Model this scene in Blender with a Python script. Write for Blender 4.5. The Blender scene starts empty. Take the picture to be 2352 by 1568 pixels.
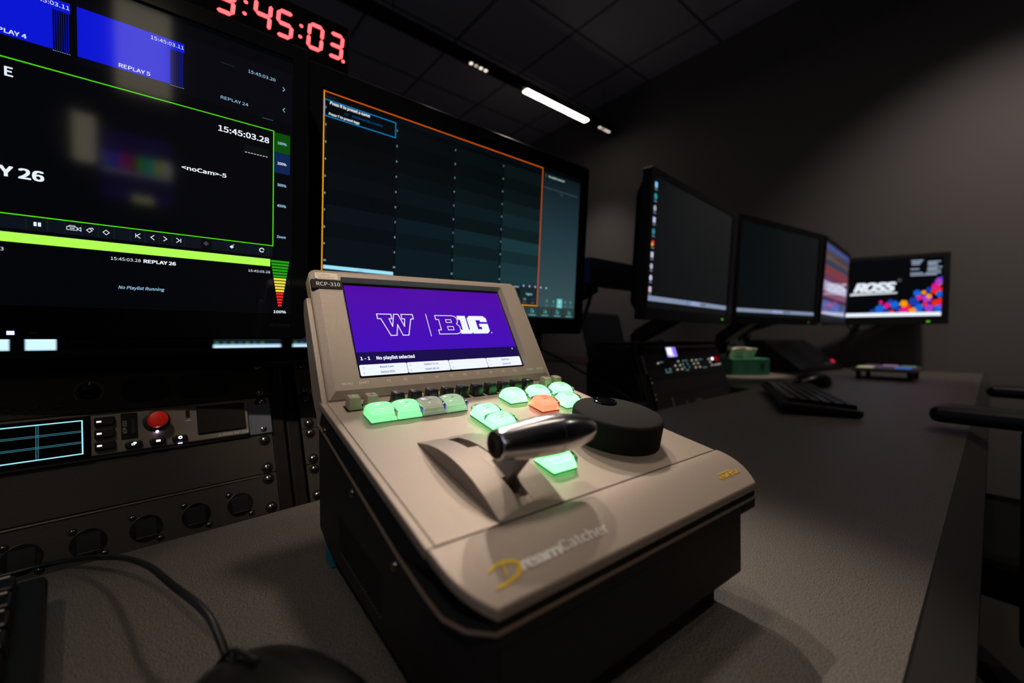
import bpy, bmesh, math, random
from mathutils import Matrix, Vector, Euler
random.seed(7)
SC = bpy.context.scene
COL = SC.collection
R = math.radians
PI = math.pi

# ------------------------------------------------------------------ camera, world, lights, exposure
CAM_H = 0.914
cam_d = bpy.data.cameras.new('camera')
cam = bpy.data.objects.new('camera', cam_d); COL.objects.link(cam)
cam.location = (0, 0, CAM_H)
cam.rotation_euler = (R(90 - 0.4735), 0, R(-39.51))
cam_d.sensor_width = 36.0
cam_d.lens = 968.0 / 2352.0 * 36.0
cam_d.clip_start = 0.01
cam_d.dof.use_dof = True
cam_d.dof.focus_distance = 0.385
cam_d.dof.aperture_fstop = 3.8
SC.camera = cam

SC.view_settings.view_transform = 'Standard'
SC.view_settings.look = 'None'
SC.view_settings.exposure = 0.0
SC.view_settings.gamma = 1.0
SC.view_settings.use_curve_mapping = False

wd = bpy.data.worlds.new('World'); SC.world = wd; wd.use_nodes = True
wd.node_tree.nodes['Background'].inputs[0].default_value = (0.60, 0.62, 0.80, 1)
wd.node_tree.nodes['Background'].inputs[1].default_value = 0.010

def spot(loc, tgt, power, col, ang, size=0.02, blend=0.5):
    l = bpy.data.lights.new('spot_light', 'SPOT'); l.energy = power; l.color = col
    l.spot_size = R(ang); l.spot_blend = blend; l.shadow_soft_size = size
    o = bpy.data.objects.new('spot_light', l); COL.objects.link(o)
    o.location = loc
    o.rotation_euler = (Vector(tgt) - Vector(loc)).to_track_quat('-Z', 'Y').to_euler()
    return o
WARM = (1.0, 0.85, 0.72)
WARM2 = (1.0, 0.89, 0.83)
# ceiling spots; several are unseen fills added to brighten single things
TZ = 2.75
LAMPS = [
    ((1.10, 1.45), (0.24, 0.16, 0.8), 78, WARM, 12, 0.012, 0.8),
    ((1.68, 1.45), (0.24, 0.16, 0.8), 78, WARM, 12, 0.012, 0.8),
    ((0.62, 0.62), (0.22, 0.30, 0.85), 46, WARM, 18, 0.12, 0.8),  # unseen fill spot added to light the controller deck
    ((-0.55, -0.75), (0.24, 0.52, 0.99), 120, WARM, 15, 0.02, 0.8),  # unseen narrow spot added to brighten the screen housing
    ((-0.65, -0.75), (0.10, 0.45, 0.80), 26, WARM, 34, 0.03, 1.0),  # unseen fill spot added for the left desk and rack
    ((2.20, 0.62), (2.13, 0.84, 0.84), 150, WARM, 13, 0.02, 0.6),  # unseen spot added to brighten the tissue box
    ((2.30, 2.36), (3.18, 2.55, 1.35), 30, WARM2, 56, 0.05, 1.0),
    ((2.10, -0.40), (3.18, 0.15, 1.40), 70, WARM2, 68, 0.05, 1.0),
    ((2.30, -0.40), (1.90, 0.2, 0.0), 16, WARM, 90, 0.03, 0.9),
]
for (lx, ly), tg, pw, lc, an, sz, bl in LAMPS: spot((lx, ly, TZ - 0.03), tg, pw, lc, an, sz, bl)

# unseen cool fill light added to lift the dark ceiling
al = bpy.data.lights.new('cool_fill_light', 'AREA'); al.energy = 5; al.color = (0.62, 0.62, 1.0); al.shape = 'RECTANGLE'; al.size = 2.4; al.size_y = 0.9
ao = bpy.data.objects.new('cool_fill_light', al); COL.objects.link(ao); ao.location = (-3.6, 0.8, 1.6); ao.rotation_euler = (R(90), 0, R(-90))

# ------------------------------------------------------------------ materials
def lin(c):
    return tuple((x / 12.92 if x <= 0.04045 else ((x + 0.055) / 1.055) ** 2.4) for x in c)
def rgb(r, g, b): return lin((r / 255, g / 255, b / 255))
MATS = {}
def mat(name, col, rough=0.5, metal=0.0, emit=None, es=1.0, bump=0.0, bscale=800.0, var=0.0, vscale=40.0, spec=0.5, trans=0.0, ior=1.45, coat=0.0):
    if name in MATS: return MATS[name]
    m = bpy.data.materials.new(name); m.use_nodes = True
    nt = m.node_tree; b = nt.nodes['Principled BSDF']
    b.inputs['Base Color'].default_value = (*col, 1)
    b.inputs['Roughness'].default_value = rough
    b.inputs['Metallic'].default_value = metal
    b.inputs['Specular IOR Level'].default_value = spec
    b.inputs['Transmission Weight'].default_value = trans
    b.inputs['IOR'].default_value = ior
    b.inputs['Coat Weight'].default_value = coat
    if emit is not None:
        b.inputs['Emission Color'].default_value = (*emit, 1)
        b.inputs['Emission Strength'].default_value = es
    if bump > 0 or var > 0:
        tc = nt.nodes.new('ShaderNodeTexCoord')
    if bump > 0:
        n = nt.nodes.new('ShaderNodeTexNoise'); n.inputs['Scale'].default_value = bscale; n.inputs['Detail'].default_value = 3
        bp = nt.nodes.new('ShaderNodeBump'); bp.inputs['Strength'].default_value = bump; bp.inputs['Distance'].default_value = 0.0005
        nt.links.new(tc.outputs['Object'], n.inputs['Vector']); nt.links.new(n.outputs['Fac'], bp.inputs['Height'])
        nt.links.new(bp.outputs['Normal'], b.inputs['Normal'])
    if var > 0:
        n2 = nt.nodes.new('ShaderNodeTexNoise'); n2.inputs['Scale'].default_value = vscale; n2.inputs['Detail'].default_value = 2
        cr = nt.nodes.new('ShaderNodeMapRange'); cr.inputs[3].default_value = 1 - var; cr.inputs[4].default_value = 1 + var
        mx = nt.nodes.new('ShaderNodeVectorMath'); mx.operation = 'SCALE'
        mx.inputs[0].default_value = col
        nt.links.new(tc.outputs['Object'], n2.inputs['Vector']); nt.links.new(n2.outputs['Fac'], cr.inputs[0])
        nt.links.new(cr.outputs[0], mx.inputs['Scale']); nt.links.new(mx.outputs[0], b.inputs['Base Color'])
    MATS[name] = m
    return m
def scr(name, r, g, b, s=1.0, rough=0.06):
    """glossy display surface that gives off this colour"""
    return mat(name, (0.004, 0.004, 0.005), rough, 0, lin((r / 255, g / 255, b / 255)), s, spec=0.4)

TAUPE = mat('taupe_paint', rgb(166, 152, 139), 0.42, 0.25, bump=0.45, bscale=2200, var=0.22, vscale=2400)
TAUPED = mat('taupe_side_paint', rgb(60, 54, 48), 0.55, 0.0, bump=0.3, bscale=1500)
BODY = mat('dark_body_paint', rgb(30, 27, 24), 0.6, 0.0, bump=0.25, bscale=1200)
BLACK = mat('black_plastic', rgb(18, 18, 19), 0.45)
BLACKM = mat('matte_black', rgb(9, 9, 9), 0.8)
BLACKG = mat('gloss_black', (0.004, 0.004, 0.004), 0.06, spec=0.6)
BLACKS = mat('satin_black_metal', rgb(26, 26, 27), 0.35, 0.3)
RUBBER = mat('soft_black_rubber', rgb(23, 19, 17), 0.85, spec=0.3, bump=0.3, bscale=900, var=0.25, vscale=1500)
CHROME = mat('polished_chrome', (0.9, 0.9, 0.92), 0.19, 1.0)
SCREW = mat('dark_nickel', (0.32, 0.29, 0.26), 0.22, 1.0)
WHITEP = mat('white_print', rgb(246, 243, 238), 0.5)
PRINT = mat('pale_key_print', rgb(238, 232, 224), 0.6)
YELLOW = mat('yellow_print', rgb(232, 190, 10), 0.5)
YELLOWF = mat('pale_yellow_print', rgb(205, 172, 70), 0.5)
TAPE = mat('black_label_tape', rgb(14, 13, 14), 0.35)
PAPER = mat('label_paper', rgb(226, 212, 190), 0.7)
INK = mat('grey_ink', rgb(110, 100, 88), 0.8)
RACKP = mat('rack_panel_black', rgb(62, 56, 51), 0.5, 0.2, bump=0.5, bscale=1600, var=0.12, vscale=900)
RACKG = mat('rack_panel_grey', rgb(112, 106, 98), 0.5, 0.2, bump=0.25, bscale=900)
RACKR = mat('rack_rail', rgb(52, 46, 42), 0.4, 0.6, var=0.3, vscale=60)
WALLM = mat('wall_paint', rgb(92, 87, 84), 0.85, bump=0.15, bscale=300)

# ------------------------------------------------------------------ mesh building
def rotm(rx=0, ry=0, rz=0, loc=(0, 0, 0)):
    return Matrix.Translation(loc) @ Euler((R(rx), R(ry), R(rz))).to_matrix().to_4x4()

_txt = {}
try:      # Blender's own bundled interface typeface; the built-in one if it is not there
    import os
    UIFONT = bpy.data.fonts.load(os.path.join(bpy.utils.resource_path('LOCAL'), 'datafiles', 'fonts', 'Noto Sans CJK Regular.woff2'))
except Exception:
    UIFONT = None
def text_mesh(s, bold=0.0, shear=0.0, spacing=1.0):
    k = (s, bold, shear, spacing)
    if k in _txt: return _txt[k]
    cu = bpy.data.curves.new('t', 'FONT'); cu.body = s; cu.size = 1.0;  cu.shear = shear
    cu.space_character = spacing; cu.font = UIFONT or cu.font; cu.resolution_u = 3; cu.fill_mode = 'FRONT'
    ob = bpy.data.objects.new('t', cu)
    COL.objects.link(ob)
    dg = bpy.context.evaluated_depsgraph_get(); dg.update()
    me = bpy.data.meshes.new_from_object(ob.evaluated_get(dg))
    vs = [v.co.copy() for v in me.vertices]; fs = [tuple(p.vertices) for p in me.polygons]
    bpy.data.objects.remove(ob); bpy.data.curves.remove(cu); bpy.data.meshes.remove(me)
    _txt[k] = (vs, fs)
    return _txt[k]

_cv = text_mesh('H')[0]; CAPH = max(v.y for v in _cv) - min(v.y for v in _cv)
class MB:
    def __init__(self): self.v = []; self.f = []; self.fm = []; self.fs = []; self.mats = []
    def mi(self, m):
        if m not in self.mats: self.mats.append(m)
        return self.mats.index(m)
    def add(self, vs, fs, m, smooth=False, M=None):
        b = len(self.v); k = self.mi(m)
        for p in vs:
            p = Vector(p)
            self.v.append(M @ p if M is not None else p)
        for f in fs:
            self.f.append([b + i for i in f]); self.fm.append(k); self.fs.append(smooth)
        return self
    def bm(self, bm, m, smooth=False, M=None):
        bm.verts.index_update()
        self.add([v.co.copy() for v in bm.verts], [[v.index for v in f.verts] for f in bm.faces], m, smooth, M)
        bm.free(); return self
    def box(self, x0, x1, y0, y1, z0, z1, m, bev=0.0, seg=2, M=None, smooth=False):
        bm = bmesh.new()
        bmesh.ops.create_cube(bm, size=1.0)
        for v in bm.verts:
            v.co = Vector(((x0 + x1) / 2 + v.co.x * (x1 - x0), (y0 + y1) / 2 + v.co.y * (y1 - y0), (z0 + z1) / 2 + v.co.z * (z1 - z0)))
        if bev > 0:
            bmesh.ops.bevel(bm, geom=list(bm.edges), offset=bev, segments=seg, affect='EDGES', profile=0.5)
        return self.bm(bm, m, smooth, M)
    def frustum(self, x0, x1, y0, y1, z0, z1, tx, ty, m, bev=0.0, seg=2, M=None, dy=0.0):
        bm = bmesh.new(); bmesh.ops.create_cube(bm, size=1.0)
        for v in bm.verts:
            t = v.co.z + 0.5
            cx, cy = (x0 + x1) / 2, (y0 + y1) / 2 + dy * t
            v.co = Vector((cx + v.co.x * 2 * ((x1 - x0) / 2 - tx * t), cy + v.co.y * 2 * ((y1 - y0) / 2 - ty * t), z0 + (z1 - z0) * t))
        if bev > 0: bmesh.ops.bevel(bm, geom=list(bm.edges), offset=bev, segments=seg, affect='EDGES', profile=0.5)
        return self.bm(bm, m, False, M)
    def prism(self, poly, a0, a1, m, axis='x', M=None, bev=0.0, smooth=False):
        """poly of 2-D points, extruded along axis"""
        def P(a, p):
            if axis == 'x': return (a, p[0], p[1])
            if axis == 'y': return (p[0], a, p[1])
            return (p[0], p[1], a)
        n = len(poly); bm = bmesh.new()
        A = [bm.verts.new(P(a0, p)) for p in poly]; B = [bm.verts.new(P(a1, p)) for p in poly]
        bm.faces.new(A); bm.faces.new(B[::-1])
        for i in range(n): bm.faces.new((A[i], B[i], B[(i + 1) % n], A[(i + 1) % n]))
        bmesh.ops.recalc_face_normals(bm, faces=list(bm.faces))
        if bev > 0: bmesh.ops.bevel(bm, geom=list(bm.edges), offset=bev, segments=2, affect='EDGES', profile=0.5)
        return self.bm(bm, m, smooth, M)
    def lathe(self, prof, m, n=32, M=None, smooth=True):
        """profile of (r, z) round local z"""
        vs, fs = [], []
        for r, z in prof:
            for i in range(n):
                a = 2 * PI * i / n; vs.append((r * math.cos(a), r * math.sin(a), z))
        for k in range(len(prof) - 1):
            for i in range(n):
                j = (i + 1) % n
                fs.append((k * n + i, k * n + j, (k + 1) * n + j, (k + 1) * n + i))
        if prof[0][0] > 1e-6: fs.append(tuple(range(n))[::-1])
        if prof[-1][0] > 1e-6: fs.append(tuple(range((len(prof) - 1) * n, len(prof) * n)))
        return self.add(vs, fs, m, smooth, M)
    def cyl(self, c, r, h, m, axis='z', n=20, M=None, smooth=True):
        q = {'z': Matrix.Identity(4), 'y': rotm(-90), 'x': rotm(0, 90)}[axis]
        q = Matrix.Translation(c) @ q
        if M is not None: q = M @ q
        b = min(r, h) * 0.12
        return self.lathe([(r - b, 0), (r, b), (r, h - b), (r - b, h)], m, n, q, smooth)
    def tube(self, pts, r, m, n=10, smooth=True, M=None, sub=6, closed=False):
        P = [Vector(p) for p in pts]
        if sub > 1 and len(P) > 2:
            Q = []
            for i in range(len(P) - 1):
                p0 = P[max(i - 1, 0)]; p1 = P[i]; p2 = P[i + 1]; p3 = P[min(i + 2, len(P) - 1)]
                for k in range(sub):
                    t = k / sub
                    Q.append(0.5 * ((2 * p1) + (p2 - p0) * t + (2 * p0 - 5 * p1 + 4 * p2 - p3) * t * t + (3 * p1 - p0 - 3 * p2 + p3) * t ** 3))
            Q.append(P[-1]); P = Q
        vs, fs = [], []
        up = Vector((0, 0, 1))
        for i, p in enumerate(P):
            t = (P[min(i + 1, len(P) - 1)] - P[max(i - 1, 0)]).normalized()
            if abs(t.dot(up)) > 0.98: up = Vector((0, 1, 0))
            a = t.cross(up).normalized(); b = a.cross(t).normalized(); up = b
            for k in range(n):
                an = 2 * PI * k / n; vs.append(p + a * (r * math.cos(an)) + b * (r * math.sin(an)))
        for i in range(len(P) - 1):
            for k in range(n):
                j = (k + 1) % n; fs.append((i * n + k, i * n + j, (i + 1) * n + j, (i + 1) * n + k))
        fs.append(tuple(range(n))[::-1]); fs.append(tuple(range((len(P) - 1) * n, len(P) * n)))
        return self.add(vs, fs, m, smooth, M)
    # flat marks on a vertical face looking to -y ; k = layer
    def rect(self, x0, z0, x1, z1, m, k=1, M=None, y=0.0):
        yy = y - k * 0.00008
        return self.add([(x0, yy, z0), (x1, yy, z0), (x1, yy, z1), (x0, yy, z1)], [(0, 1, 2, 3)], m, False, M)
    def poly(self, pts, m, k=1, M=None, y=0.0):
        yy = y - k * 0.00008
        return self.add([(p[0], yy, p[1]) for p in pts], [tuple(range(len(pts)))], m, False, M)
    def line(self, pts, w, m, k=1, closed=False, M=None, y=0.0):
        P = [Vector((p[0], p[1])) for p in pts]; n = len(P)
        segs = [(P[i], P[(i + 1) % n]) for i in range(n if closed else n - 1)]
        for a, b in segs:
            d = (b - a).normalized(); q = Vector((-d.y, d.x)) * w / 2; e = d * w / 2
            self.poly([a - e - q, b + e - q, b + e + q, a - e + q], m, k, M, y)
        return self
    def frame(self, x0, z0, x1, z1, w, m, k=1, y=0.0):
        self.rect(x0, z0, x1, z0 + w, m, k, y=y); self.rect(x0, z1 - w, x1, z1, m, k, y=y)
        self.rect(x0, z0 + w, x0 + w, z1 - w, m, k, y=y); self.rect(x1 - w, z0 + w, x1, z1 - w, m, k, y=y)
        return self
    def text(self, s, x, z, h, m, k=2, width=None, bold=0.0, shear=0.0, align='l', M=None, y=0.0, flat=None, spacing=1.0):
        """h = cap height; width = total width wanted; flat = function (x, z) -> point"""
        vs, fs = text_mesh(s, bold, shear, spacing)
        if not vs: return self
        x0 = min(v.x for v in vs); x1 = max(v.x for v in vs)
        sc = h / CAPH; sx = sc if width is None else width / (x1 - x0)
        w = (x1 - x0) * sx
        ox = x - (0 if align == 'l' else w / 2 if align == 'c' else w)
        yy = y - k * 0.00008
        out = []
        for v in vs:
            a, b = ox + (v.x - x0) * sx, z + v.y * sc
            out.append(flat(a, b) if flat else (a, yy, b))
        if bold > 0:
            o2, f2 = [], []
            for q, (dx, dz) in enumerate(((-1, -1), (1, -1), (1, 1), (-1, 1))):
                for v in vs:
                    a, b = ox + (v.x - x0) * sx + dx * bold * sx, z + v.y * sc + dz * bold * sc * 0.8
                    o2.append(flat(a, b) if flat else (a, yy, b))
                f2 += [tuple(i + q * len(vs) for i in f) for f in fs]
            out, fs = o2, f2
        return self.add(out, fs, m, False, M)
    def build(self, name, parent=None, label=None, cat=None, group=None, kind=None, loc=None, rot=None, fix=True):
        me = bpy.data.meshes.new(name)
        me.from_pydata([tuple(v) for v in self.v], [], self.f)
        for m in self.mats: me.materials.append(m)
        me.polygons.foreach_set('material_index', self.fm); me.polygons.foreach_set('use_smooth', self.fs)
        me.update()
        if fix:
            b = bmesh.new(); b.from_mesh(me); bmesh.ops.recalc_face_normals(b, faces=list(b.faces)); b.to_mesh(me); b.free()
        if any(self.fs):
            try: me.set_sharp_from_angle(angle=R(40))
            except Exception: pass
        o = bpy.data.objects.new(name, me); COL.objects.link(o)
        if parent is not None: o.parent = parent
        if loc is not None: o.location = loc
        if rot is not None: o.rotation_euler = rot
        tag(o, label, cat, group, kind)
        return o

def tag(o, label=None, cat=None, group=None, kind=None):
    if label: o['label'] = label
    if cat: o['category'] = cat
    if group: o['group'] = group
    if kind: o['kind'] = kind
    return o
def empty(name, loc=(0, 0, 0), rot=(0, 0, 0), label=None, cat=None, group=None, parent=None):
    o = bpy.data.objects.new(name, None); COL.objects.link(o)
    o.location = loc; o.rotation_euler = rot; o.empty_display_size = 0.05
    if parent is not None: o.parent = parent
    return tag(o, label, cat, group)
def kids(o): return [c for c in bpy.data.objects if c.parent == o]
def copy_tree(o, parent=None):
    c = o.copy(); COL.objects.link(c); c.parent = parent
    for ch in kids(o): copy_tree(ch, c)
    return c

# ------------------------------------------------------------------ the room
def tile_mat():
    m = bpy.data.materials.new('ceiling_tile'); m.use_nodes = True; nt = m.node_tree; b = nt.nodes['Principled BSDF']
    b.inputs['Roughness'].default_value = 0.9
    tc = nt.nodes.new('ShaderNodeTexCoord'); sp = nt.nodes.new('ShaderNodeSeparateXYZ')
    nt.links.new(tc.outputs['Object'], sp.inputs[0])
    outs = []
    for ax, off in (('X', 2.275), ('Y', 1.43)):
        s = nt.nodes.new('ShaderNodeMath'); s.operation = 'SUBTRACT'; s.inputs[1].default_value = off - 6.1
        d = nt.nodes.new('ShaderNodeMath'); d.operation = 'DIVIDE'; d.inputs[1].default_value = 0.61
        f = nt.nodes.new('ShaderNodeMath'); f.operation = 'FRACT'
        c = nt.nodes.new('ShaderNodeMath'); c.operation = 'PINGPONG'; c.inputs[1].default_value = 0.5
        g = nt.nodes.new('ShaderNodeMath'); g.operation = 'LESS_THAN'; g.inputs[1].default_value = 0.016
        nt.links.new(sp.outputs[ax], s.inputs[0]); nt.links.new(s.outputs[0], d.inputs[0]); nt.links.new(d.outputs[0], f.inputs[0])
        nt.links.new(f.outputs[0], c.inputs[0]); nt.links.new(c.outputs[0], g.inputs[0]); outs.append(g.outputs[0])
    mx = nt.nodes.new('ShaderNodeMath'); mx.operation = 'MAXIMUM'
    nt.links.new(outs[0], mx.inputs[0]); nt.links.new(outs[1], mx.inputs[1])
    mc = nt.nodes.new('ShaderNodeMix'); mc.data_type = 'RGBA'
    mc.inputs[6].default_value = (*rgb(196, 194, 206), 1); mc.inputs[7].default_value = (*rgb(96, 94, 102), 1)
    nt.links.new(mx.outputs[0], mc.inputs[0]); nt.links.new(mc.outputs[2], b.inputs['Base Color'])
    return m
def carpet_mat():
    m = bpy.data.materials.new('carpet'); m.use_nodes = True; nt = m.node_tree; b = nt.nodes['Principled BSDF']
    b.inputs['Roughness'].default_value = 0.95
    tc = nt.nodes.new('ShaderNodeTexCoord'); w = nt.nodes.new('ShaderNodeTexWave'); w.inputs['Scale'].default_value = 60
    w.inputs['Distortion'].default_value = 2.0; w.inputs['Detail Scale'].default_value = 4
    cr = nt.nodes.new('ShaderNodeMix'); cr.data_type = 'RGBA'
    cr.inputs[6].default_value = (*rgb(62, 57, 54), 1); cr.inputs[7].default_value = (*rgb(104, 98, 92), 1)
    nt.links.new(tc.outputs['Object'], w.inputs['Vector']); nt.links.new(w.outputs['Fac'], cr.inputs[0])
    nt.links.new(cr.outputs[2], b.inputs['Base Color'])
    return m
XW = 3.18
MB().box(-4, XW, -3.5, 4.6, -0.1, 0, carpet_mat()).build('floor', kind='structure')
MB().box(-4, XW, -3.5, 4.6, 3.1, 3.2, tile_mat()).build('ceiling', kind='structure')
MB().box(XW, XW + 0.12, -3.5, 4.6, 0, 3.1, WALLM).build('wall_right', kind='structure')
MB().box(-4, XW, -3.62, -3.5, 0, 3.1, mat('near_wall', rgb(26, 25, 27), 0.9)).build('wall_front', kind='structure')
MB().box(-4, XW, 4.6, 4.72, 0, 3.1, mat('far_wall', rgb(30, 29, 32), 0.9)).build('wall_back', kind='structure')

# desk: speckled charcoal laminate
def desk_mat():
    m = bpy.data.materials.new('desk_laminate'); m.use_nodes = True; nt = m.node_tree; b = nt.nodes['Principled BSDF']
    tc = nt.nodes.new('ShaderNodeTexCoord')
    n = nt.nodes.new('ShaderNodeTexNoise'); n.inputs['Scale'].default_value = 1500; n.inputs['Detail'].default_value = 3
    n3 = nt.nodes.new('ShaderNodeTexVoronoi'); n3.inputs['Scale'].default_value = 1300
    cr = nt.nodes.new('ShaderNodeValToRGB')
    cr.color_ramp.elements[0].position = 0.45; cr.color_ramp.elements[0].color = (*rgb(40, 38, 36), 1)
    cr.color_ramp.elements[1].position = 0.59; cr.color_ramp.elements[1].color = (*rgb(138, 130, 122), 1)
    bp = nt.nodes.new('ShaderNodeBump'); bp.inputs['Strength'].default_value = 0.45; bp.inputs['Distance'].default_value = 0.0003
    for q in (n, n3): nt.links.new(tc.outputs['Object'], q.inputs['Vector'])
    nt.links.new(n.outputs['Fac'], cr.inputs[0]); nt.links.new(cr.outputs[0], b.inputs['Base Color'])
    nt.links.new(n3.outputs['Distance'], bp.inputs['Height']); nt.links.new(bp.outputs['Normal'], b.inputs['Normal'])
    b.inputs['Roughness'].default_value = 0.42; b.inputs['Specular IOR Level'].default_value = 0.5
    return m
DESK = desk_mat()
DZ = 0.74
desk = empty('control_desk', (1.0, 0.3, 0), label='long charcoal speckled laminate desk running to the end wall', cat='desk')
def D(o): o.location = (-1.0, -0.3, 0); return o
edge_f = [(-1.2, -0.006), (0.292, 0.038), (1.236, 0.066), (3.10, 0.124)]
edge_b = [(3.10, 1.25), (1.62, 1.25), (1.56, 0.592), (0.90, 0.556), (0.70, 0.535), (0.127, 0.480), (-0.034, 0.461), (-1.2, 0.33)]
D(MB().prism(edge_f + edge_b, DZ - 0.03, DZ, DESK, axis='z').build('desk_top', desk))
trim = MB()
for i in range(3):
    a, b = edge_f[i], edge_f[i + 1]
    trim.add([(a[0], a[1], DZ - .001), (b[0], b[1], DZ - .001), (b[0] + .001, b[1] - 0.024, DZ - 0.016), (a[0] + .001, a[1] - 0.024, DZ - 0.016),
              (a[0] + .001, a[1] - 0.024, DZ - 0.040), (b[0] + .001, b[1] - 0.024, DZ - 0.040), (b[0], b[1], DZ - 0.045), (a[0], a[1], DZ - 0.045)],
             [(0, 1, 2, 3), (3, 2, 5, 4), (4, 5, 6, 7), (0, 3, 4, 7), (1, 6, 5, 2)], mat('desk_edge_vinyl', rgb(58, 56, 56), 0.45))
D(trim.build('edge_trim', desk, label='dark rounded vinyl front edge'))
for x in (0.9, 2.4):
    D(MB().box(x, x + 0.04, 0.16, 0.52, 0.0, DZ - 0.03, BLACKM).build('support_panel', desk))

# ------------------------------------------------------------------ the replay controller
CW = 0.24; VC, ZC, VR, ZR = 0.0341, 0.0133, 0.2201, 0.0525
DA = math.atan2(ZR - ZC, VR - VC); DL = math.hypot(ZR - ZC, VR - VC); TH = 1.05484
def nose_e(v): return 0.0129 * max(0, 1 - v / VC) ** 3.0
def nose_z(v): return ZC * (1 - max(0, 1 - v / VC) ** 1.5)
ctl = empty('replay_controller', (0.0836, 0.1256, 0.8112), Euler((0, 0, 0)), label='taupe desktop replay controller with a lit tilted screen, chrome lever and jog wheel', cat='controller')
U_ = Vector((0.9988, -0.046, 0.0184)).normalized(); V_ = Vector((0.046, 0.9989, 0.0)).normalized(); Z_ = U_.cross(V_)
ctl.rotation_euler = Matrix((U_, V_, Z_)).transposed().to_euler()
deckM = Matrix.Translation((0, VC, ZC)) @ Matrix.Rotation(DA, 4, 'X')        # x = u, y = t along the deck, z = off the deck
headM = Matrix.Translation((0, VR, ZR)) @ Matrix.Rotation(TH, 4, 'X') @ Matrix(((1, 0, 0, 0), (0, 1, 0, 0), (0, 0, 1, 0), (0, 0, 0, 1)))
# head frame for "face" drawing: x = u, z = s up the slope, -y = off the face
faceM = Matrix.Translation((0, VR, ZR)) @ Matrix.Rotation(TH - PI / 2, 4, 'X')

# nose panel
def shell_strip(vs_, thick, m, top_off=0.0, u_in=0.0):
    b = MB(); V = []; F = []
    for v, z, e, zb in vs_:
        V += [(e + u_in, v, z), (CW - e - u_in, v, z), (CW - e - u_in, v, zb), (e + u_in, v, zb)]
    n = len(vs_)
    for i in range(n - 1):
        a, c = 4 * i, 4 * (i + 1)
        F += [(a, a + 1, c + 1, c), (a + 1, a + 2, c + 2, c + 1), (a + 2, a + 3, c + 3, c + 2), (a + 3, a, c, c + 3)]
    F += [(0, 1, 2, 3), (4 * n - 4, 4 * n - 3, 4 * n - 2, 4 * n - 1)]
    return V, F
st = [(v, nose_z(v), nose_e(v), nose_z(v) - 0.006) for v in [VC * (1 - (1 - i / 20)) for i in range(0, 20)]] 
st = [(VC * (i / 20) ** 1.3, 0, 0, 0) for i in range(21)]
st = [(v, nose_z(v), nose_e(v), nose_z(v) - 0.005) for v, _, _, _ in st]
b = MB(); V, F = shell_strip(st, 0, TAUPE)
b.add(V, F, TAUPE, True)
nose = b.build('nose_panel', ctl)
mod = nose.modifiers.new('b', 'BEVEL'); mod.width = 0.0012; mod.segments = 2; mod.limit_method = 'ANGLE'; mod.angle_limit = R(50)

# deck: cover plate inset in a thin rim
deck_t0 = 0.0007
b = MB()
b.box(0.0, CW, deck_t0, DL + 0.004, -0.006, -0.0006, TAUPE, 0.0008, 2, deckM)
b.build('deck_rim', ctl)
b = MB()
# plate with the slot for the lever cut through (four pieces round the slot), slot runs u .055-.063, t .010-.087
def dk(x0, x1, t0, t1, z0=-0.004, z1=0.0): b.box(x0, x1, t0, t1, z0, z1, TAUPE, 0, 2, deckM)
dk(0.0045, 0.055, deck_t0, DL); dk(0.063, CW - 0.0045, deck_t0, DL); dk(0.055, 0.063, deck_t0, 0.0098); dk(0.055, 0.063, 0.087, DL)
b.build('deck_plate', ctl)

# dark side band under the shell, following the profile
def band(u0, u1, name, m, dz0, dz1, label=None):
    prof = [(0.0375 * 0 + 0.0005, -0.0055)]
    top = [(v, nose_z(v) - 0.004) for v in (0.001, 0.006, 0.014, 0.024, VC)] + [(VR, ZR - 0.005)]
    bot = [(VR + 0.008, ZR - 0.0195), (0.0649, -0.0026), (0.0375, -0.0072), (0.022, -0.0095), (0.010, -0.0095), (0.001, -0.0085)]
    return top + bot
b = MB()
tp = band(0, 0, '', None, 0, 0)
n = len(tp)
def e_at(v): return nose_e(v) + 0.0012
V = [(e_at(v), v, z) for v, z in tp] + [(CW - e_at(v), v, z) for v, z in tp]
F = [tuple(range(n)), tuple(range(n, 2 * n))[::-1]] + [(i, (i + 1) % n, n + (i + 1) % n, n + i) for i in range(n)]
b.add(V, F, BLACKM)
b.build('shadow_gap_band', ctl, label='black recessed band under the shell')

# rim where body meets band; caught light put into its paler colour
def rimpts(u, s):
    P = [(VR + 0.0095, ZR - 0.018), (0.0649, -0.0034), (0.0375, -0.0078), (0.022, -0.0100), (0.010, -0.0102), (0.0005, -0.0096)]
    return [(u + s * (e_at(v) - 0.0012 if v < VC else 0), v, z) for v, z in P]
rim = rimpts(0.0, 1) + [(CW - q[0], q[1], q[2]) for q in rimpts(0.0, 1)[::-1]]
b = MB(); b.tube(rim, 0.0009, mat('rim_highlight', rgb(120, 104, 90), 0.45), 6, True, None, 1)
b.build('body_rim', ctl, label='thin rim round the top of the body with a painted edge highlight')

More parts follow.
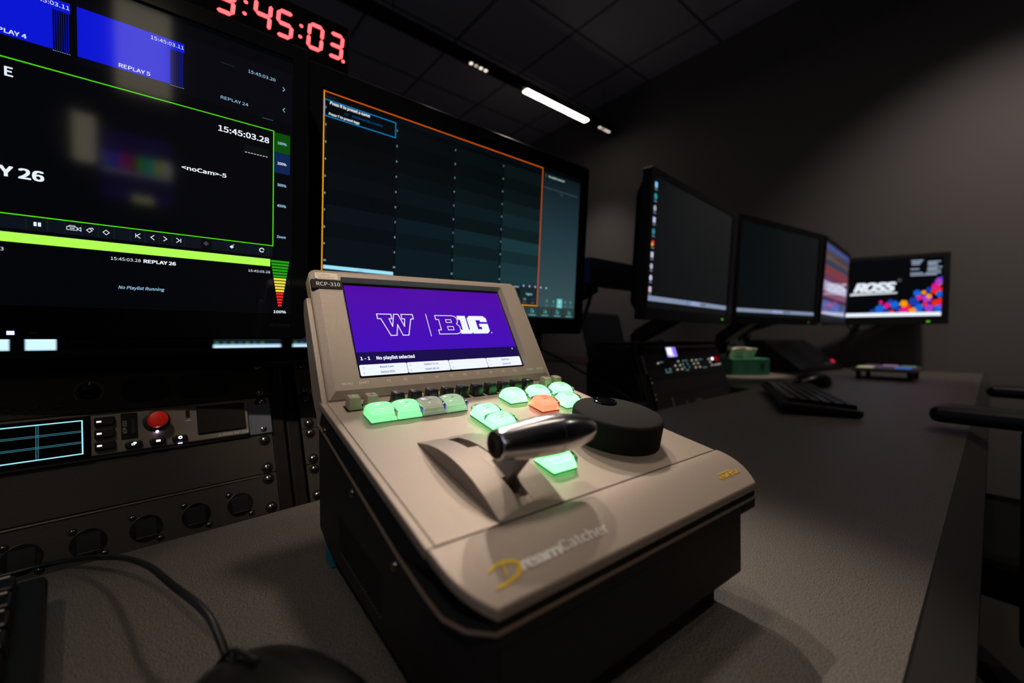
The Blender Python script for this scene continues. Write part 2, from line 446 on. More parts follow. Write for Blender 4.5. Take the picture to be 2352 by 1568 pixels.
# body: left flank reaches the side, right flank is stepped in
body = [(0.0008, -0.0098), (0.0375, -0.0078), (0.0649, -0.0034), (VR + 0.0095, ZR - 0.018), (0.2322, 0.030), (0.2361, -0.050), (0.2098, -0.0585), (0.006, -0.0585), (0.0008, -0.054)]
b = MB(); b.prism(body, 0.0135, 0.2075, BODY, bev=0.0008)
b.prism([(0.03, -0.0095), (0.0649, -0.0034), (VR + 0.0095, ZR - 0.018), (0.2322, 0.030), (0.2361, -0.050), (0.2098, -0.0585), (0.03, -0.0585)], 0.0010, 0.02, BODY, bev=0.0006)
b.add([(0.0128, 0.0008, -0.0100), (0.0010, 0.0301, -0.0090), (0.0010, 0.0301, -0.0585), (0.0128, 0.0008, -0.0565), (0.03, 0.0008, -0.0100), (0.03, 0.0301, -0.009), (0.03, 0.0301, -0.0585), (0.03, 0.0008, -0.0565)],
      [(0, 1, 2, 3), (0, 1, 5, 4), (3, 2, 6, 7)], BODY)
b.build('body', ctl)
b = MB(); b.box(0.16, 0.2268, 0.0008, VR, -0.0165, -0.0078, BODY, 0.0006)
b.box(0.0130, 0.2268, 0.0004, 0.03, -0.0165, -0.0095, BODY, 0.0006)
b.build('front_lip', ctl)
# feet
for (u, v, h) in ((0.02, 0.02, 0.0125), (0.19, 0.02, 0.0158), (0.02, 0.20, 0.0125), (0.19, 0.20, 0.0158)):
    b = MB(); b.cyl((u, v, -0.0585 - h), 0.009, h, mat('foot_rubber', rgb(10, 10, 10), 0.8)); b.build('rubber_foot', ctl)
b = MB(); b.box(0.0015, 0.010, 0.205, 0.222, -0.0712, -0.0585, mat('cyan_tape', rgb(0, 118, 140), 0.5), 0.001)
b.build('tape_tab', ctl, label='cyan tape at the rear left foot')
# vents in the left flank
b = MB()
for i in range(23):
    v = 0.0955 + i * (0.080 / 22)
    z0 = -0.0476 + i * 0.00012
    b.box(0.0007, 0.0030, v - 0.0006, v + 0.0006, z0, z0 + 0.024, BLACKM)
b.build('vent_slots', ctl, label='row of dark vertical vent slots')
b = MB()
for i in range(23):
    v = 0.0955 + i * (0.080 / 22); b.box(0.0004, 0.0012, v - 0.0005, v + 0.0005, -0.0486 + i * 0.00012, -0.0478 + i * 0.00012, mat('slot_light_dot', (0.9, 0.85, 0.8), 0.3, 1.0))  # pale metal dots stand in for light coming through the slots
b.build('vent_light_dots', ctl, label='pale dots standing in for light through the vents')
for v, z in ((0.144, 0.0046), (0.0738, -0.0112), (0.212, 0.032)):
    b = MB(); b.lathe([(0.0028, 0), (0.0024, 0.0010), (0.0012, 0.0015), (0, 0.0016)], SCREW, 14, Matrix.Translation((0.0010, v, z)) @ rotm(0, -90)); b.build('side_screw', ctl)

# rear housing behind the screen, with side cheeks
cheek = [(VR - 0.003, ZR - 0.004), (VR + 0.0925 * math.cos(TH), ZR + 0.0925 * math.sin(TH)), (0.2675, 0.1375), (0.278, 0.1355), (0.2797, 0.1221), (0.2529, 0.055), (0.2322, 0.030), (VR + 0.0095, ZR - 0.018)]
b = MB(); b.prism(cheek, 0.0008, 0.0052, TAUPE, bev=0.0010); b.build('side_cheek', ctl)
b = MB(); b.prism(cheek, CW - 0.0026, CW - 0.0002, TAUPE, bev=0.0006); b.build('side_cheek', ctl)
back = [(VR + 0.004, ZR - 0.006), (VR + 0.09 * math.cos(TH) + 0.004, ZR + 0.09 * math.sin(TH)), (0.2765, 0.134), (0.2785, 0.1215), (0.2515, 0.055), (0.231, 0.030)]
b = MB(); b.prism(back, 0.0046, CW - 0.0024, BLACKM); b.build('rear_housing', ctl, label='black housing behind the screen')

# head (screen housing): rounded slab, raised plateau with a chamfer all round, screen opening
HU0, HU1, HS = 0.0053, 0.2374, 0.1284
def rrect(x0, z0, x1, z1, r, n=6, rr=None):
    """outline; rr = radii for (bl, br, tr, tl)"""
    rr = rr or (r, r, r, r); P = []
    for (cx, cz, a0, q) in ((x0 + rr[0], z0 + rr[0], 180, rr[0]), (x1 - rr[1], z0 + rr[1], 270, rr[1]), (x1 - rr[2], z1 - rr[2], 0, rr[2]), (x0 + rr[3], z1 - rr[3], 90, rr[3])):
        for i in range(n + 1):
            a = R(a0 + 90 * i / n); P.append((cx + q * math.cos(a), cz + q * math.sin(a)))
    return P
outer = rrect(HU0, 0.0002, HU1, HS, 0, rr=(0.0005, 0.0005, 0.0075, 0.0075))
outer2 = rrect(HU0 + .0012, 0.0008, HU1 - .0012, HS - .0012, 0, rr=(0.0005, 0.0005, 0.0065, 0.0065))
plat = rrect(HU0 + 0.0062, 0.0068, HU1 - 0.0048, HS - 0.0052, 0, rr=(0.0005, 0.0005, 0.003, 0.003))
op1 = rrect(0.0312, 0.0160, 0.2125, 0.1192, 0.002)
op0 = rrect(0.0338, 0.0186, 0.2100, 0.1168, 0.001)
def ring(b, A, ya, B, yb, m, smooth=False):
    n = len(A); V = [(p[0], ya, p[1]) for p in A] + [(p[0], yb, p[1]) for p in B]
    b.add(V, [(i, (i + 1) % n, n + (i + 1) % n, n + i) for i in range(n)], m, smooth, faceM)
b = MB()
ring(b, outer, 0.012, outer, -0.0002, TAUPE); ring(b, outer, -0.0002, outer2, -0.0012, TAUPE, True); ring(b, outer2, -0.0012, plat, -0.0044, TAUPE)
ring(b, plat, -0.0044, op1, -0.0044, TAUPE); ring(b, op1, -0.0044, op0, 0.0012, TAUPE)
b.add([(p[0], 0.012, p[1]) for p in outer], [tuple(range(len(outer)))], BLACKM, False, faceM)
b.build('screen_housing', ctl)
# display
PUR = scr('screen_purple', 74, 12, 172); DARKP = scr('screen_dark_purple', 24, 8, 76); SWH = scr('screen_white', 236, 242, 255, 1.05); STX = scr('screen_soft_text', 110, 120, 170)
SOFF = mat('screen_off', (0.004, 0.004, 0.006), 0.1)
def purple_mat():
    m = bpy.data.materials.new('screen_purple_blend'); m.use_nodes = True; nt = m.node_tree; p = nt.nodes['Principled BSDF']
    p.inputs['Base Color'].default_value = (0.004, 0.004, 0.005, 1); p.inputs['Roughness'].default_value = 0.15
    tc = nt.nodes.new('ShaderNodeTexCoord'); sp = nt.nodes.new('ShaderNodeSeparateXYZ'); cr = nt.nodes.new('ShaderNodeValToRGB')
    mr = nt.nodes.new('ShaderNodeMapRange'); mr.inputs[1].default_value = 0.09; mr.inputs[2].default_value = 0.165
    nt.links.new(tc.outputs['Object'], sp.inputs[0]); nt.links.new(sp.outputs['Z'], mr.inputs[0]); nt.links.new(mr.outputs[0], cr.inputs[0])
    cr.color_ramp.elements[0].color = (*rgb(66, 8, 186), 1); cr.color_ramp.elements[1].color = (*rgb(84, 4, 160), 1)
    nt.links.new(cr.outputs[0], p.inputs['Emission Color']); p.inputs['Emission Strength'].default_value = 1.0
    return m
PUR = purple_mat()
b = MB()
b.add([(0.0330, 0.0013, 0.018), (0.2108, 0.0013, 0.018), (0.2108, 0.0013, 0.1175), (0.0330, 0.0013, 0.1175)], [(0, 1, 2, 3)], SOFF, False, faceM)
fk = dict(M=faceM, y=0.0012)
b.rect(0.0346, 0.0434, 0.2078, 0.1140, PUR, 0, **fk); b.rect(0.0346, 0.0205, 0.2082, 0.0434, DARKP, 0, **fk)
for x0, x1 in ((0.0349, 0.0772), (0.0776, 0.1203), (0.1207, 0.1638), (0.1642, 0.2080)):
    pts = rrect(x0, 0.0206, x1, 0.0312, 0.0012, 3); b.poly(pts, SWH, 1, **fk)
bt = [('Reset Cam', 'Select RED'), ('Switch To In', 'Select BLUE'), None, ('Switcher', 'Select All')]
for i, (x0, tt) in enumerate(zip((0.0349, 0.0776, 0.1207, 0.1642), bt)):
    if tt:
        b.text(tt[0], x0 + 0.0238, 0.0274, 0.0019, STX, 2, align='c', bold=0.01, **fk); b.text(tt[1], x0 + 0.0238, 0.0224, 0.0019, STX, 2, align='c', bold=0.01, **fk)
    for z in (0.0224, 0.0276): b.rect(x0 + 0.0022, z, x0 + 0.0042, z + 0.0014, scr('screen_pale_mark', 215, 215, 225), 2, **fk)
b.text('1 - 1', 0.0372, 0.0358, 0.0030, SWH, 2, width=0.0082, bold=0.012, **fk)
b.text('No playlist selected', 0.0512, 0.0356, 0.0031, SWH, 2, width=0.0355, bold=0.014, **fk)
b.rect(0.0492, 0.0335, 0.0494, 0.0405, scr('screen_div', 50, 40, 120), 2, **fk)
b.text('0', 0.2015, 0.0402, 0.0016, SWH, 2, bold=0.02, **fk)
# marks: block W outline | B1G
W_ = [(0, 1), (0.455, 1), (0.455, .80), (.375, .80), (.46, .38), (.575, 1), (.70, 1), (.80, .38), (.885, .80), (.80, .80), (.80, 1), (1.20, 1), (1.20, .80), (1.10, .80), (.90, 0), (.70, 0), (.60, .52), (.495, 0), (.29, 0), (.085, .80), (0, .80)]
W_ = [(0, 1), (.50, 1), (.50, .78), (.40, .78), (.47, .42), (.60, 1), (.76, 1), (.90, .42), (.97, .78), (.87, .78), (.87, 1), (1.30, 1), (1.30, .78), (1.20, .78), (.98, 0), (.77, 0), (.66, .50), (.55, 0), (.34, 0), (.11, .78), (0, .78)]
wx, wz, wsx, wsz = 0.0598, 0.0598, 0.0272, 0.0232
b.line([(wx + x * wsx, wz + z * wsz) for x, z in W_], 0.00085, SWH, 2, True, **fk)
b.line([(0.1096, 0.0585), (0.1096, 0.0835)], 0.0007, SWH, 2, **fk)
def B(x, z): return (0.1192 + x * 0.0245, 0.0605 + z * 0.0218)
Bo = [(0, 1), (.78, 1), (.93, .95), (1.0, .84), (1.0, .66), (.92, .54), (1.03, .42), (1.04, .18), (.95, .04), (.80, 0), (0, 0), (0, .22), (.13, .22), (.13, .78), (0, .78)]
b.line([B(*p) for p in Bo], 0.0008, SWH, 2, True, **fk)
b.line([B(*p) for p in [(.45, .62), (.70, .62), (.70, .78), (.45, .78)]], 0.0007, SWH, 2, True, **fk)
b.line([B(*p) for p in [(.45, .22), (.72, .22), (.72, .40), (.45, .40)]], 0.0007, SWH, 2, True, **fk)
b.poly([B(*p) for p in [(1.03, 1), (1.44, 1), (1.44, .22), (1.56, .22), (1.56, 0), (1.02, 0), (1.02, .22), (1.14, .22), (1.14, .78), (1.03, .78)]], SWH, 2, **fk)
Gq = [(1.66, .86), (1.80, 1), (2.40, 1), (2.54, .86), (2.54, .64), (2.16, .64), (2.16, .76), (1.98, .76), (1.98, .24), (2.16, .24), (2.16, .36), (2.08, .36), (2.08, .54), (2.54, .54), (2.54, .14), (2.40, 0), (1.72, 0), (1.56, .14), (1.56, .86)]
for q in ([(1.50, .86), (1.64, 1), (1.92, 1), (1.92, 0), (1.64, 0), (1.50, .14)], [(1.92, 1), (2.36, 1), (2.50, .86), (2.50, .66), (2.14, .66), (2.14, .76), (1.92, .76)], [(1.92, .24), (2.14, .24), (2.14, .38), (2.04, .38), (2.04, .55), (2.50, .55), (2.50, .14), (2.36, 0), (1.92, 0)]):
    b.poly([B(*p) for p in q], SWH, 2, **fk)
b.text('.', 0.1818, 0.0610, 0.004, SWH, 2, bold=0.02, **fk)
b.build('display', ctl, label='purple display with white outlined W and lettering', fix=False)
# label tape and address sticker on the housing
fk2 = dict(M=faceM)
b = MB(); b.box(HU0 + .0006, 0.0312, -0.0052, -0.0004, 0.1050, 0.1146, TAPE, 0.0001, 1, faceM)
b.text('RCP-310', 0.0098, 0.1078, 0.0038, WHITEP, 1, width=0.0198, M=faceM, y=-0.0053); b.build('label_tape', ctl, label='black label tape with white characters')
b = MB(); b.poly(rrect(0.0098, 0.1158, 0.0292, 0.1224, 0.001, 3), PAPER, 1, y=-0.0045, **fk2)
b.text('IP Address', 0.0122, 0.1196, 0.0013, INK, 2, width=0.0098, y=-0.0045, **fk2); b.text('100.100.100.110', 0.0122, 0.1168, 0.0014, INK, 2, width=0.0135, y=-0.0045, **fk2)
b.build('address_sticker', ctl, label='small cream address sticker')
# key legends on the housing
KX = [0.0195, 0.0331] + [0.0546 + i * 0.01505 for i in range(10)] + [0.2148, 0.2287]
KN = ['MENU', 'SHIFT'] + ['F%d' % (i + 1) for i in range(10)] + ['CLEAR', 'ENTER']
b = MB()
LX = [0.0212, 0.0345] + [0.0557 + i * 0.0150 for i in range(10)] + [0.2112, 0.2250]
for x, s in zip(LX, KN): b.text(s, x, 0.0111, 0.0023, PRINT, 1, align='c', y=-0.0045, **fk2)
b.build('key_legends', ctl, label='pale key names printed below the screen')

# function keys
def keycap(x, m, mt):
    b = MB()
    t0 = 0.1655
    b.box(x - 0.0062, x + 0.0062, t0 - 0.0008, t0 + 0.0122, 0.0, 0.0003, BLACKM, 0, 2, deckM)
    b.frustum(x - 0.0052, x + 0.0052, t0, t0 + 0.0112, 0.0004, 0.0098, 0.0011, 0.0014, m, 0.0008, 2, deckM, dy=0.0006)
    b.cyl((x, t0 + 0.0062, 0.0097), 0.0012, 0.0003, mt, 'z', 12, deckM)
    return b.build('function_key', ctl)
KEYB = mat('key_black', rgb(34, 33, 34), 0.28); KEYG = mat('key_taupe', rgb(168, 156, 138), 0.5); KDOT = mat('key_dot', rgb(96, 92, 88), 0.5); KDOTG = mat('key_dot_green', rgb(120, 190, 50), 0.5, emit=rgb(120, 190, 50), es=0.3)
for i, x in enumerate(KX):
    keycap(x, KEYG if i in (0, 1, 12, 13) else KEYB, KDOTG if i == 0 else KDOT)

# lit crystal buttons
CLEAR = mat('clear_acrylic', (0.97, 0.98, 0.98), 0.03, 0, spec=0.5, trans=1.0, ior=1.49)
def crystal(u, t, col, es, body, name='crystal_button', txt=None, label=None, s=0.0190):
    b = MB()
    b.box(u - 0.0003, u + s + 0.0003, t - 0.0003, t + s + 0.0003, 0.0, 0.0004, BLACKM, 0, 2, deckM)
    m = mat('button_core_%s' % body, tuple(0.25 + min(0.5, q * 0.5) for q in col), 0.5, 0, col, es)
    b.box(u + 0.0017, u + s - 0.0017, t + 0.0017, t + s - 0.0017, 0.0005, 0.0056, m, 0.0006, 2, deckM)
    b.box(u + 0.0030, u + s - 0.0030, t + 0.0030, t + s - 0.0030, 0.0056, 0.0064, m, 0.0004, 1, deckM)
    T = mat('button_ink', rgb(60, 70, 60), 0.6)
    fl = lambda x, z: (u + x, t + z, 0.00650)
    rq = random.Random(int(u * 1e5 + t * 1e4))
    if txt:                                           # tiny print, not legible in the photograph
        for q in range(txt):
            w_ = 0.0026 if txt > 1 else 0.0008; zz_ = t + s / 2 + (0.0014 if txt > 1 and q == 0 else -0.0014 if txt > 1 else 0)
            x_ = u + s / 2 - w_
            while x_ < u + s / 2 + w_:
                d_ = 0.0005 + 0.0004 * rq.random()
                b.add([(x_, zz_, 0.00652), (x_ + d_, zz_, 0.00652), (x_ + d_, zz_ + 0.0012, 0.00652), (x_, zz_ + 0.0010, 0.00652)], [(0, 1, 2, 3)], T, False, deckM); x_ += d_ + 0.0004
    core = b.build(name, ctl, label=label)
    c = MB()
    # clear cap : block with a cushioned top
    n = 8; V = []; F = []
    def hz(i, j):
        a = (i / n * 2 - 1); d = (j / n * 2 - 1)
        return 0.0074 + 0.0016 * (1 - abs(a) ** 2.6) + 0.0019 * (1 - abs(d) ** 2.6)
    for j in range(n + 1):
        for i in range(n + 1): V.append((u + s * i / n, t + s * j / n, hz(i, j)))
    for j in range(n):
        for i in range(n): a = j * (n + 1) + i; F.append((a, a + 1, a + n + 2, a + n + 1))
    c.add(V, F, CLEAR, True, deckM)
    z0 = 0.0005
    base = len(V)
    rim_ = [(0, 0), (s, 0), (s, s), (0, s)]
    edge = [i for i in range(n + 1)] + [(n + 1) * k + n for k in range(1, n + 1)] + [(n + 1) * n + i for i in range(n - 1, -1, -1)] + [(n + 1) * k for k in range(n - 1, 0, -1)]
    V2 = [V[i] for i in edge] + [(V[i][0], V[i][1], z0) for i in edge]; m_ = len(edge)
    c.add(V2, [(i, (i + 1) % m_, m_ + (i + 1) % m_, m_ + i) for i in range(m_)] + [tuple(range(m_, 2 * m_))], CLEAR, False, deckM)
    o = c.build('clear_cap', core)
    bm_ = bmesh.new(); bm_.from_mesh(o.data); bmesh.ops.remove_doubles(bm_, verts=list(bm_.verts), dist=1e-6); bmesh.ops.recalc_face_normals(bm_, faces=list(bm_.faces)); bm_.to_mesh(o.data); bm_.free()
    return core
GR = (0.19, 1.0, 0.27); GR2 = (0.20, 0.85, 0.30)
crystal(0.0222, 0.1373, GR2, 1.35, 'green_soft', txt=1)
crystal(0.0421, 0.1373, GR2, 1.35, 'green_soft', txt=1)
crystal(0.0620, 0.1373, (0.60, 0.62, 0.45), 0.22, 'pale', txt=1, label='unlit pale crystal button')  # this button is off; a faint glow is added to brighten its core
crystal(0.0819, 0.1373, (0.46, 0.80, 0.46), 0.45, 'pale_green', txt=1, label='dimly lit pale crystal button')
crystal(0.0975, 0.1083, GR, 3.0, 'green_bright', txt=2)
crystal(0.0975, 0.0884, GR, 3.0, 'green_bright', txt=2)
crystal(0.1453, 0.1373, GR, 3.0, 'green_bright', txt=2)
crystal(0.1745, 0.1373, GR, 3.0, 'green_bright', txt=2)
crystal(0.2036, 0.1373, GR, 3.0, 'green_bright', txt=2)
crystal(0.1597, 0.1108, (1.0, 0.12, 0.06), 3.0, 'red', txt=2, label='red lit crystal button')
crystal(0.1880, 0.1108, GR, 3.0, 'green_bright', txt=2)
crystal(0.0955, 0.0252, GR, 3.0, 'green_bright', txt=2)

# jog wheel
jm = deckM @ Matrix.Translation((0.1800, 0.0500, 0))
b = MB(); b.lathe([(0.0325, 0.0005), (0.0340, 0.0015), (0.0341, 0.0185), (0.0330, 0.0203), (0.0312, 0.0210), (0.0, 0.0212)], RUBBER, 72, jm)
jog = b.build('jog_wheel', ctl)
b = MB(); b.lathe([(0.0098, 0.0212), (0.0096, 0.0219), (0.0088, 0.0221), (0.0070, 0.0206), (0.0035, 0.0192), (0.0, 0.0188)], BLACKG, 40, jm @ Matrix.Translation((0.0068, 0.0195, 0.0003)))
b.build('finger_dimple', jog, label='glossy black finger dimple')

# lever gate: arched cover with a slot
ARC_N = 28
def arc_h(t):
    L, sg = 0.0965, 0.0102
    r = (L * L / 4 + sg * sg) / (2 * sg)
    return math.sqrt(max(0, r * r - (t - L / 2) ** 2)) - (r - sg)
b = MB()
def arcpiece(u0, u1, t0, t1, z0=0.0003):
    V = []; F = []; n = ARC_N
    for i in range(n + 1):
        t = t0 + (t1 - t0) * i / n; h = max(arc_h(t), 0.0005)
        V += [(u0, t, h), (u1, t, h), (u1, t, z0), (u0, t, z0)]
    for i in range(n):
        a, c = 4 * i, 4 * i + 4
        F += [(a, a + 1, c + 1, c), (a + 1, a + 2, c + 2, c + 1), (a + 3, a, c, c + 3)]
    F += [(0, 1, 2, 3), (4 * n, 4 * n + 1, 4 * n + 2, 4 * n + 3)]
    b.add(V, F, TAUPE, False, deckM)
arcpiece(0.0385, 0.0550, 0.0002, 0.0965); arcpiece(0.0632, 0.0805, 0.0002, 0.0965)
arcpiece(0.0550, 0.0632, 0.0002, 0.0098); arcpiece(0.0550, 0.0632, 0.0870, 0.0965)
gate = b.build('lever_gate', ctl)
m = gate.modifiers.new('b', 'BEVEL'); m.width = 0.0005; m.segments = 2; m.limit_method = 'ANGLE'; m.angle_limit = R(45)
b = MB(); b.box(0.0540, 0.0640, 0.0085, 0.0885, -0.020, -0.0045, BLACKM, 0, 2, deckM); b.build('slot_well', ctl, label='black well under the lever slot')

# lever: sliding cover, arm and chrome handle
b = MB()
n = 10; V = []; F = []
for i in range(n + 1):
    t = 0.0255 + (0.062 - 0.0255) * i / n; h = arc_h(t) - 0.0006
    V += [(0.0556, t, h), (0.0626, t, h), (0.0626, t, h - 0.0012), (0.0556, t, h - 0.0012)]
for i in range(n):
    a, c = 4 * i, 4 * i + 4; F += [(a, a + 1, c + 1, c), (a + 1, a + 2, c + 2, c + 1), (a + 2, a + 3, c + 3, c + 2), (a + 3, a, c, c + 3)]
F += [(0, 1, 2, 3), (4 * n, 4 * n + 1, 4 * n + 2, 4 * n + 3)]
b.add(V, F, TAUPE, False, deckM)
# bent arm plate
A0 = [(0.0556, 0.0255, 0.001), (0.0626, 0.0255, 0.001), (0.0626, 0.0480, 0.001), (0.0556, 0.0480, 0.001)]
A1 = [(0.0680, 0.0145, 0.0290), (0.0720, 0.0145, 0.0290), (0.0720, 0.0245, 0.0290), (0.0680, 0.0245, 0.0290)]
b.add(A0 + A1, [(0, 1, 2, 3), (4, 5, 6, 7), (0, 1, 5, 4), (1, 2, 6, 5), (2, 3, 7, 6), (3, 0, 4, 7)], TAUPE, False, deckM)
arm = b.build('lever_arm', ctl)
hl, hr = Vector((0.0455, 0.0205, 0.0305)), Vector((0.1150, 0.0185, 0.0300))
hd = (hr - hl); L = hd.length
hm = deckM @ Matrix.Translation(hl) @ hd.to_track_quat('Z', 'Y').to_matrix().to_4x4()
pr = [(0.0070, 0.0), (0.0079, 0.0006), (0.0083, 0.002)]
for i in range(1, 20):
    q = i / 20; zz = 0.002 + q * (L - 0.004)
    r = 0.0083 + 0.0032 * math.sin(min(q / 0.55, 1) * PI / 2) if q < 0.55 else 0.0064 + 0.0051 * math.cos((q - 0.55) / 0.45 * PI / 2 * 0.95) ** 0.9
    pr.append((r, zz))
    if i == 11: pr += [(r - 0.0005, zz + 0.0004), (r - 0.0005, zz + 0.0009), (r - 0.0001, zz + 0.0013)]
pr += [(0.0062, L - 0.001), (0.0050, L), (0.0, L + 0.0004)]
b = MB(); b.lathe(pr, CHROME, 48, hm); b.build('chrome_handle', arm, label='polished barrel shaped chrome handle')
b = MB(); b.lathe([(0.0073, 0.0004), (0.0071, -0.0008), (0.0060, -0.0010), (0.0030, -0.0007), (0.0022, -0.0004), (0, -0.0003)], mat('handle_plug', (0.003, 0.003, 0.003), 0.5, spec=0.3), 32, hm)
b.build('end_plug', arm, label='black plug with a hole in the handle end')

# printed marks on the nose
def on_nose(x, z):
    v = z; return (x, v, nose_z(v) + 0.00045)
b = MB()
b.text('ream', 0.0322, 0.0085, 0.0044, WHITEP, 0, width=0.0222, bold=0.016, flat=on_nose, spacing=0.95)
b.text('Catcher', 0.0552, 0.0088, 0.0046, WHITEP, 0, width=0.0318, bold=0.006, flat=on_nose)
b.build('white_lettering', nose, fix=False)
b = MB()
pts = []
def ribbon(P, wid, m):
    P = [Vector(p) for p in P]
    V = []; 
    for i, p in enumerate(P):
        t = (P[min(i + 1, len(P) - 1)] - P[max(i - 1, 0)]).normalized(); q = Vector((-t.y, t.x)); w = wid[i] / 2
        for s in (1, -1):
            c = p + q * w * s; V.append(on_nose(c.x, c.y))
    b.add(V, [(2 * i, 2 * i + 1, 2 * i + 3, 2 * i + 2) for i in range(len(P) - 1)], m)
def cr(P, sub=6):
    P = [Vector(p) for p in P]; Q = []
    for i in range(len(P) - 1):
        p0 = P[max(i - 1, 0)]; p1 = P[i]; p2 = P[i + 1]; p3 = P[min(i + 2, len(P) - 1)]
        for k in range(sub):
            t = k / sub; Q.append(0.5 * ((2 * p1) + (p2 - p0) * t + (2 * p0 - 5 * p1 + 4 * p2 - p3) * t * t + (3 * p1 - p0 - 3 * p2 + p3) * t ** 3))
    return Q + [P[-1]]
Q = cr([(0.0172, 0.0128), (0.0205, 0.0141), (0.0255, 0.0143), (0.0302, 0.0130), (0.0316, 0.0106), (0.0285, 0.0080), (0.0225, 0.0066), (0.0165, 0.0062)])
nq = len(Q); ribbon(Q, [0.0008 + 0.0012 * math.sin(PI * min(1, i / nq * 1.05)) for i in range(nq)], YELLOW)
ribbon([(0.0248, 0.0136), (0.0243, 0.0110), (0.0232, 0.0086)], [0.0009, 0.0009, 0.0005], YELLOW)
b.build('yellow_letter', nose, label='yellow brush stroke letter D', fix=False)
b = MB(); b.text('evertz', 0.2003, 0.0096, 0.0036, YELLOW, 0, width=0.0245, bold=0.006, flat=on_nose, spacing=0.9)
b.add([on_nose(0.2020, 0.0137), on_nose(0.2170, 0.0137), on_nose(0.2170, 0.0132), on_nose(0.2020, 0.0132)], [(0, 1, 2, 3)], YELLOW)
b.build('yellow_wordmark', nose, fix=False)

# ------------------------------------------------------------------ monitors
S_W = scr('ui_white', 232, 240, 250); S_LB = scr('ui_pale_blue', 160, 205, 235); S_G = scr('ui_green', 78, 226, 8); S_LIME = scr('ui_lime', 178, 255, 84)
S_BLUE = scr('ui_blue', 10, 22, 212); S_VIO = scr('ui_violet', 98, 58, 212); S_DKB = scr('ui_dark_stripe', 2, 4, 46); S_GB = scr('ui_green_button', 8, 74, 8); S_BB = scr('ui_blue_button', 12, 36, 84)
S_TB = scr('ui_toolbar', 12, 18, 26); S_BG = scr('ui_black', 3, 4, 8); S_BG2 = scr('ui_panel_black', 4, 5, 12)
S_GRY = scr('ui_grey', 96, 104, 116); S_DIM = scr('ui_dim', 40, 46, 52); S_YEL = scr('ui_yellow', 240, 228, 70); S_RED = scr('ui_red', 236, 40, 34); S_GRN = scr('ui_meter_green', 40, 160, 20)
S_ORG = scr('ui_orange', 224, 92, 8); S_ORG2 = scr('ui_amber', 240, 158, 10); S_CY = scr('ui_azure', 14, 138, 206); S_DCY = scr('ui_deep_blue', 10, 70, 118)
BEZ = mat('monitor_bezel_gloss', (0.004, 0.004, 0.005), 0.12, spec=0.3)
BEZM = mat('monitor_bezel_matt', rgb(17, 17, 18), 0.5)
def monitor(name, loc, az, lean, x0, x1, z0, z1, sx0, sx1, sz0, sz1, label, bez, cat='monitor', depth=0.045, group=None):
    """local x right, z up, screen plane y = 0 looking to -y"""
    e = empty(name, loc, (R(lean), 0, R(az)), label=label, cat=cat, group=group)
    b = MB()
    A = rrect(x0, z0, x1, z1, 0.006, 4); Bq = rrect(sx0, sz0, sx1, sz1, 0.0005, 4)
    n = len(A)
    def rg(P, ya, Q, yb, sm=False):
        b.add([(p[0], ya, p[1]) for p in P] + [(p[0], yb, p[1]) for p in Q], [(i, (i + 1) % n, n + (i + 1) % n, n + i) for i in range(n)], bez, sm)
    A2 = rrect(x0 + 0.002, z0 + 0.002, x1 - 0.002, z1 - 0.002, 0.005, 4)
    rg(A, 0.022, A, -0.001, False); rg(A, -0.001, A2, -0.003, True); rg(A2, -0.003, Bq, -0.003); rg(Bq, -0.003, Bq, 0.001)
    b.build('bezel', e)
    b = MB(); b.add([(p[0], 0.022, p[1]) for p in A], [tuple(range(n))], BEZM)
    b.frustum(x0 + 0.01, x1 - 0.01, z0 + 0.01, z1 - 0.01, 0.0, depth - 0.022, 0.03, 0.03, BEZM, 0.004, 2, Matrix(((1, 0, 0, 0), (0, 0, 1, 0.022), (0, 1, 0, 0), (0, 0, 0, 1))))
    b.build('rear_cover', e)
    return e
# --- left monitor (replay user interface); local x = 0 is the right end of the picture
m1 = monitor('touch_monitor', (0.1055, 0.5097, 0.940), 0, 3.7, -0.494, 0.017, -0.027, 0.2835, -0.477, 0.0010, -0.0005, 0.2680, 'wide glossy black monitor at the left showing green bordered replay interface', BEZ)
b = MB()
b.rect(-0.477, 0.0, 0.001, 0.268, S_BG, 0)
b.rect(-0.160, 0.200, 0.0, 0.252, S_BG2, 1)
for k, (xr, nm) in enumerate(((-0.0900, '5'), (-0.1632, '4'), (-0.2364, '3'), (-0.3096, '2'), (-0.3828, '1'))):
    xl = xr - 0.0694
    b.rect(xl, 0.2060, xr - 0.0103, 0.2452, S_BLUE, 2); b.rect(xr - 0.0103, 0.2370, xr, 0.2452, S_BLUE, 2)
    for j in range(8): b.rect(xr - 0.0103 + j * 0.00128, 0.2062, xr - 0.0103 + j * 0.00128 + 0.0003, 0.2370, S_BLUE, 2)
    for j in range(8): b.rect(xr - 0.0101 + j * 0.00128, 0.2052, xr - 0.0101 + j * 0.00128 + 0.0008, 0.2055, S_LB, 2)
    b.text('15:45:03.11', xr - 0.0234, 0.2399, 0.0030, S_W, 4, width=0.0230)
    b.text('REPLAY ' + nm, xr - 0.0445, 0.2076, 0.0031, S_W, 4, width=0.0204, bold=0.005)
b.frame(-0.470, 0.0710, -0.0162, 0.1900, 0.0009, S_G, 3)
b.text('15:45:03.20', -0.0395, 0.2396, 0.0029, S_LB, 4, width=0.0240); b.text('REPLAY 24', -0.0622, 0.2066, 0.0028, S_LB, 4, width=0.0228)
b.text('15:45:03.28', -0.0640, 0.1758, 0.0052, S_W, 4, width=0.0430, bold=0.008)
b.text('SUPER E', -0.1950, 0.1760, 0.0066, S_W, 4, align='r', bold=0.01)
b.text('REPLAY 26', -0.1800, 0.1000, 0.0075, S_W, 4, align='r', bold=0.012, width=0.060)
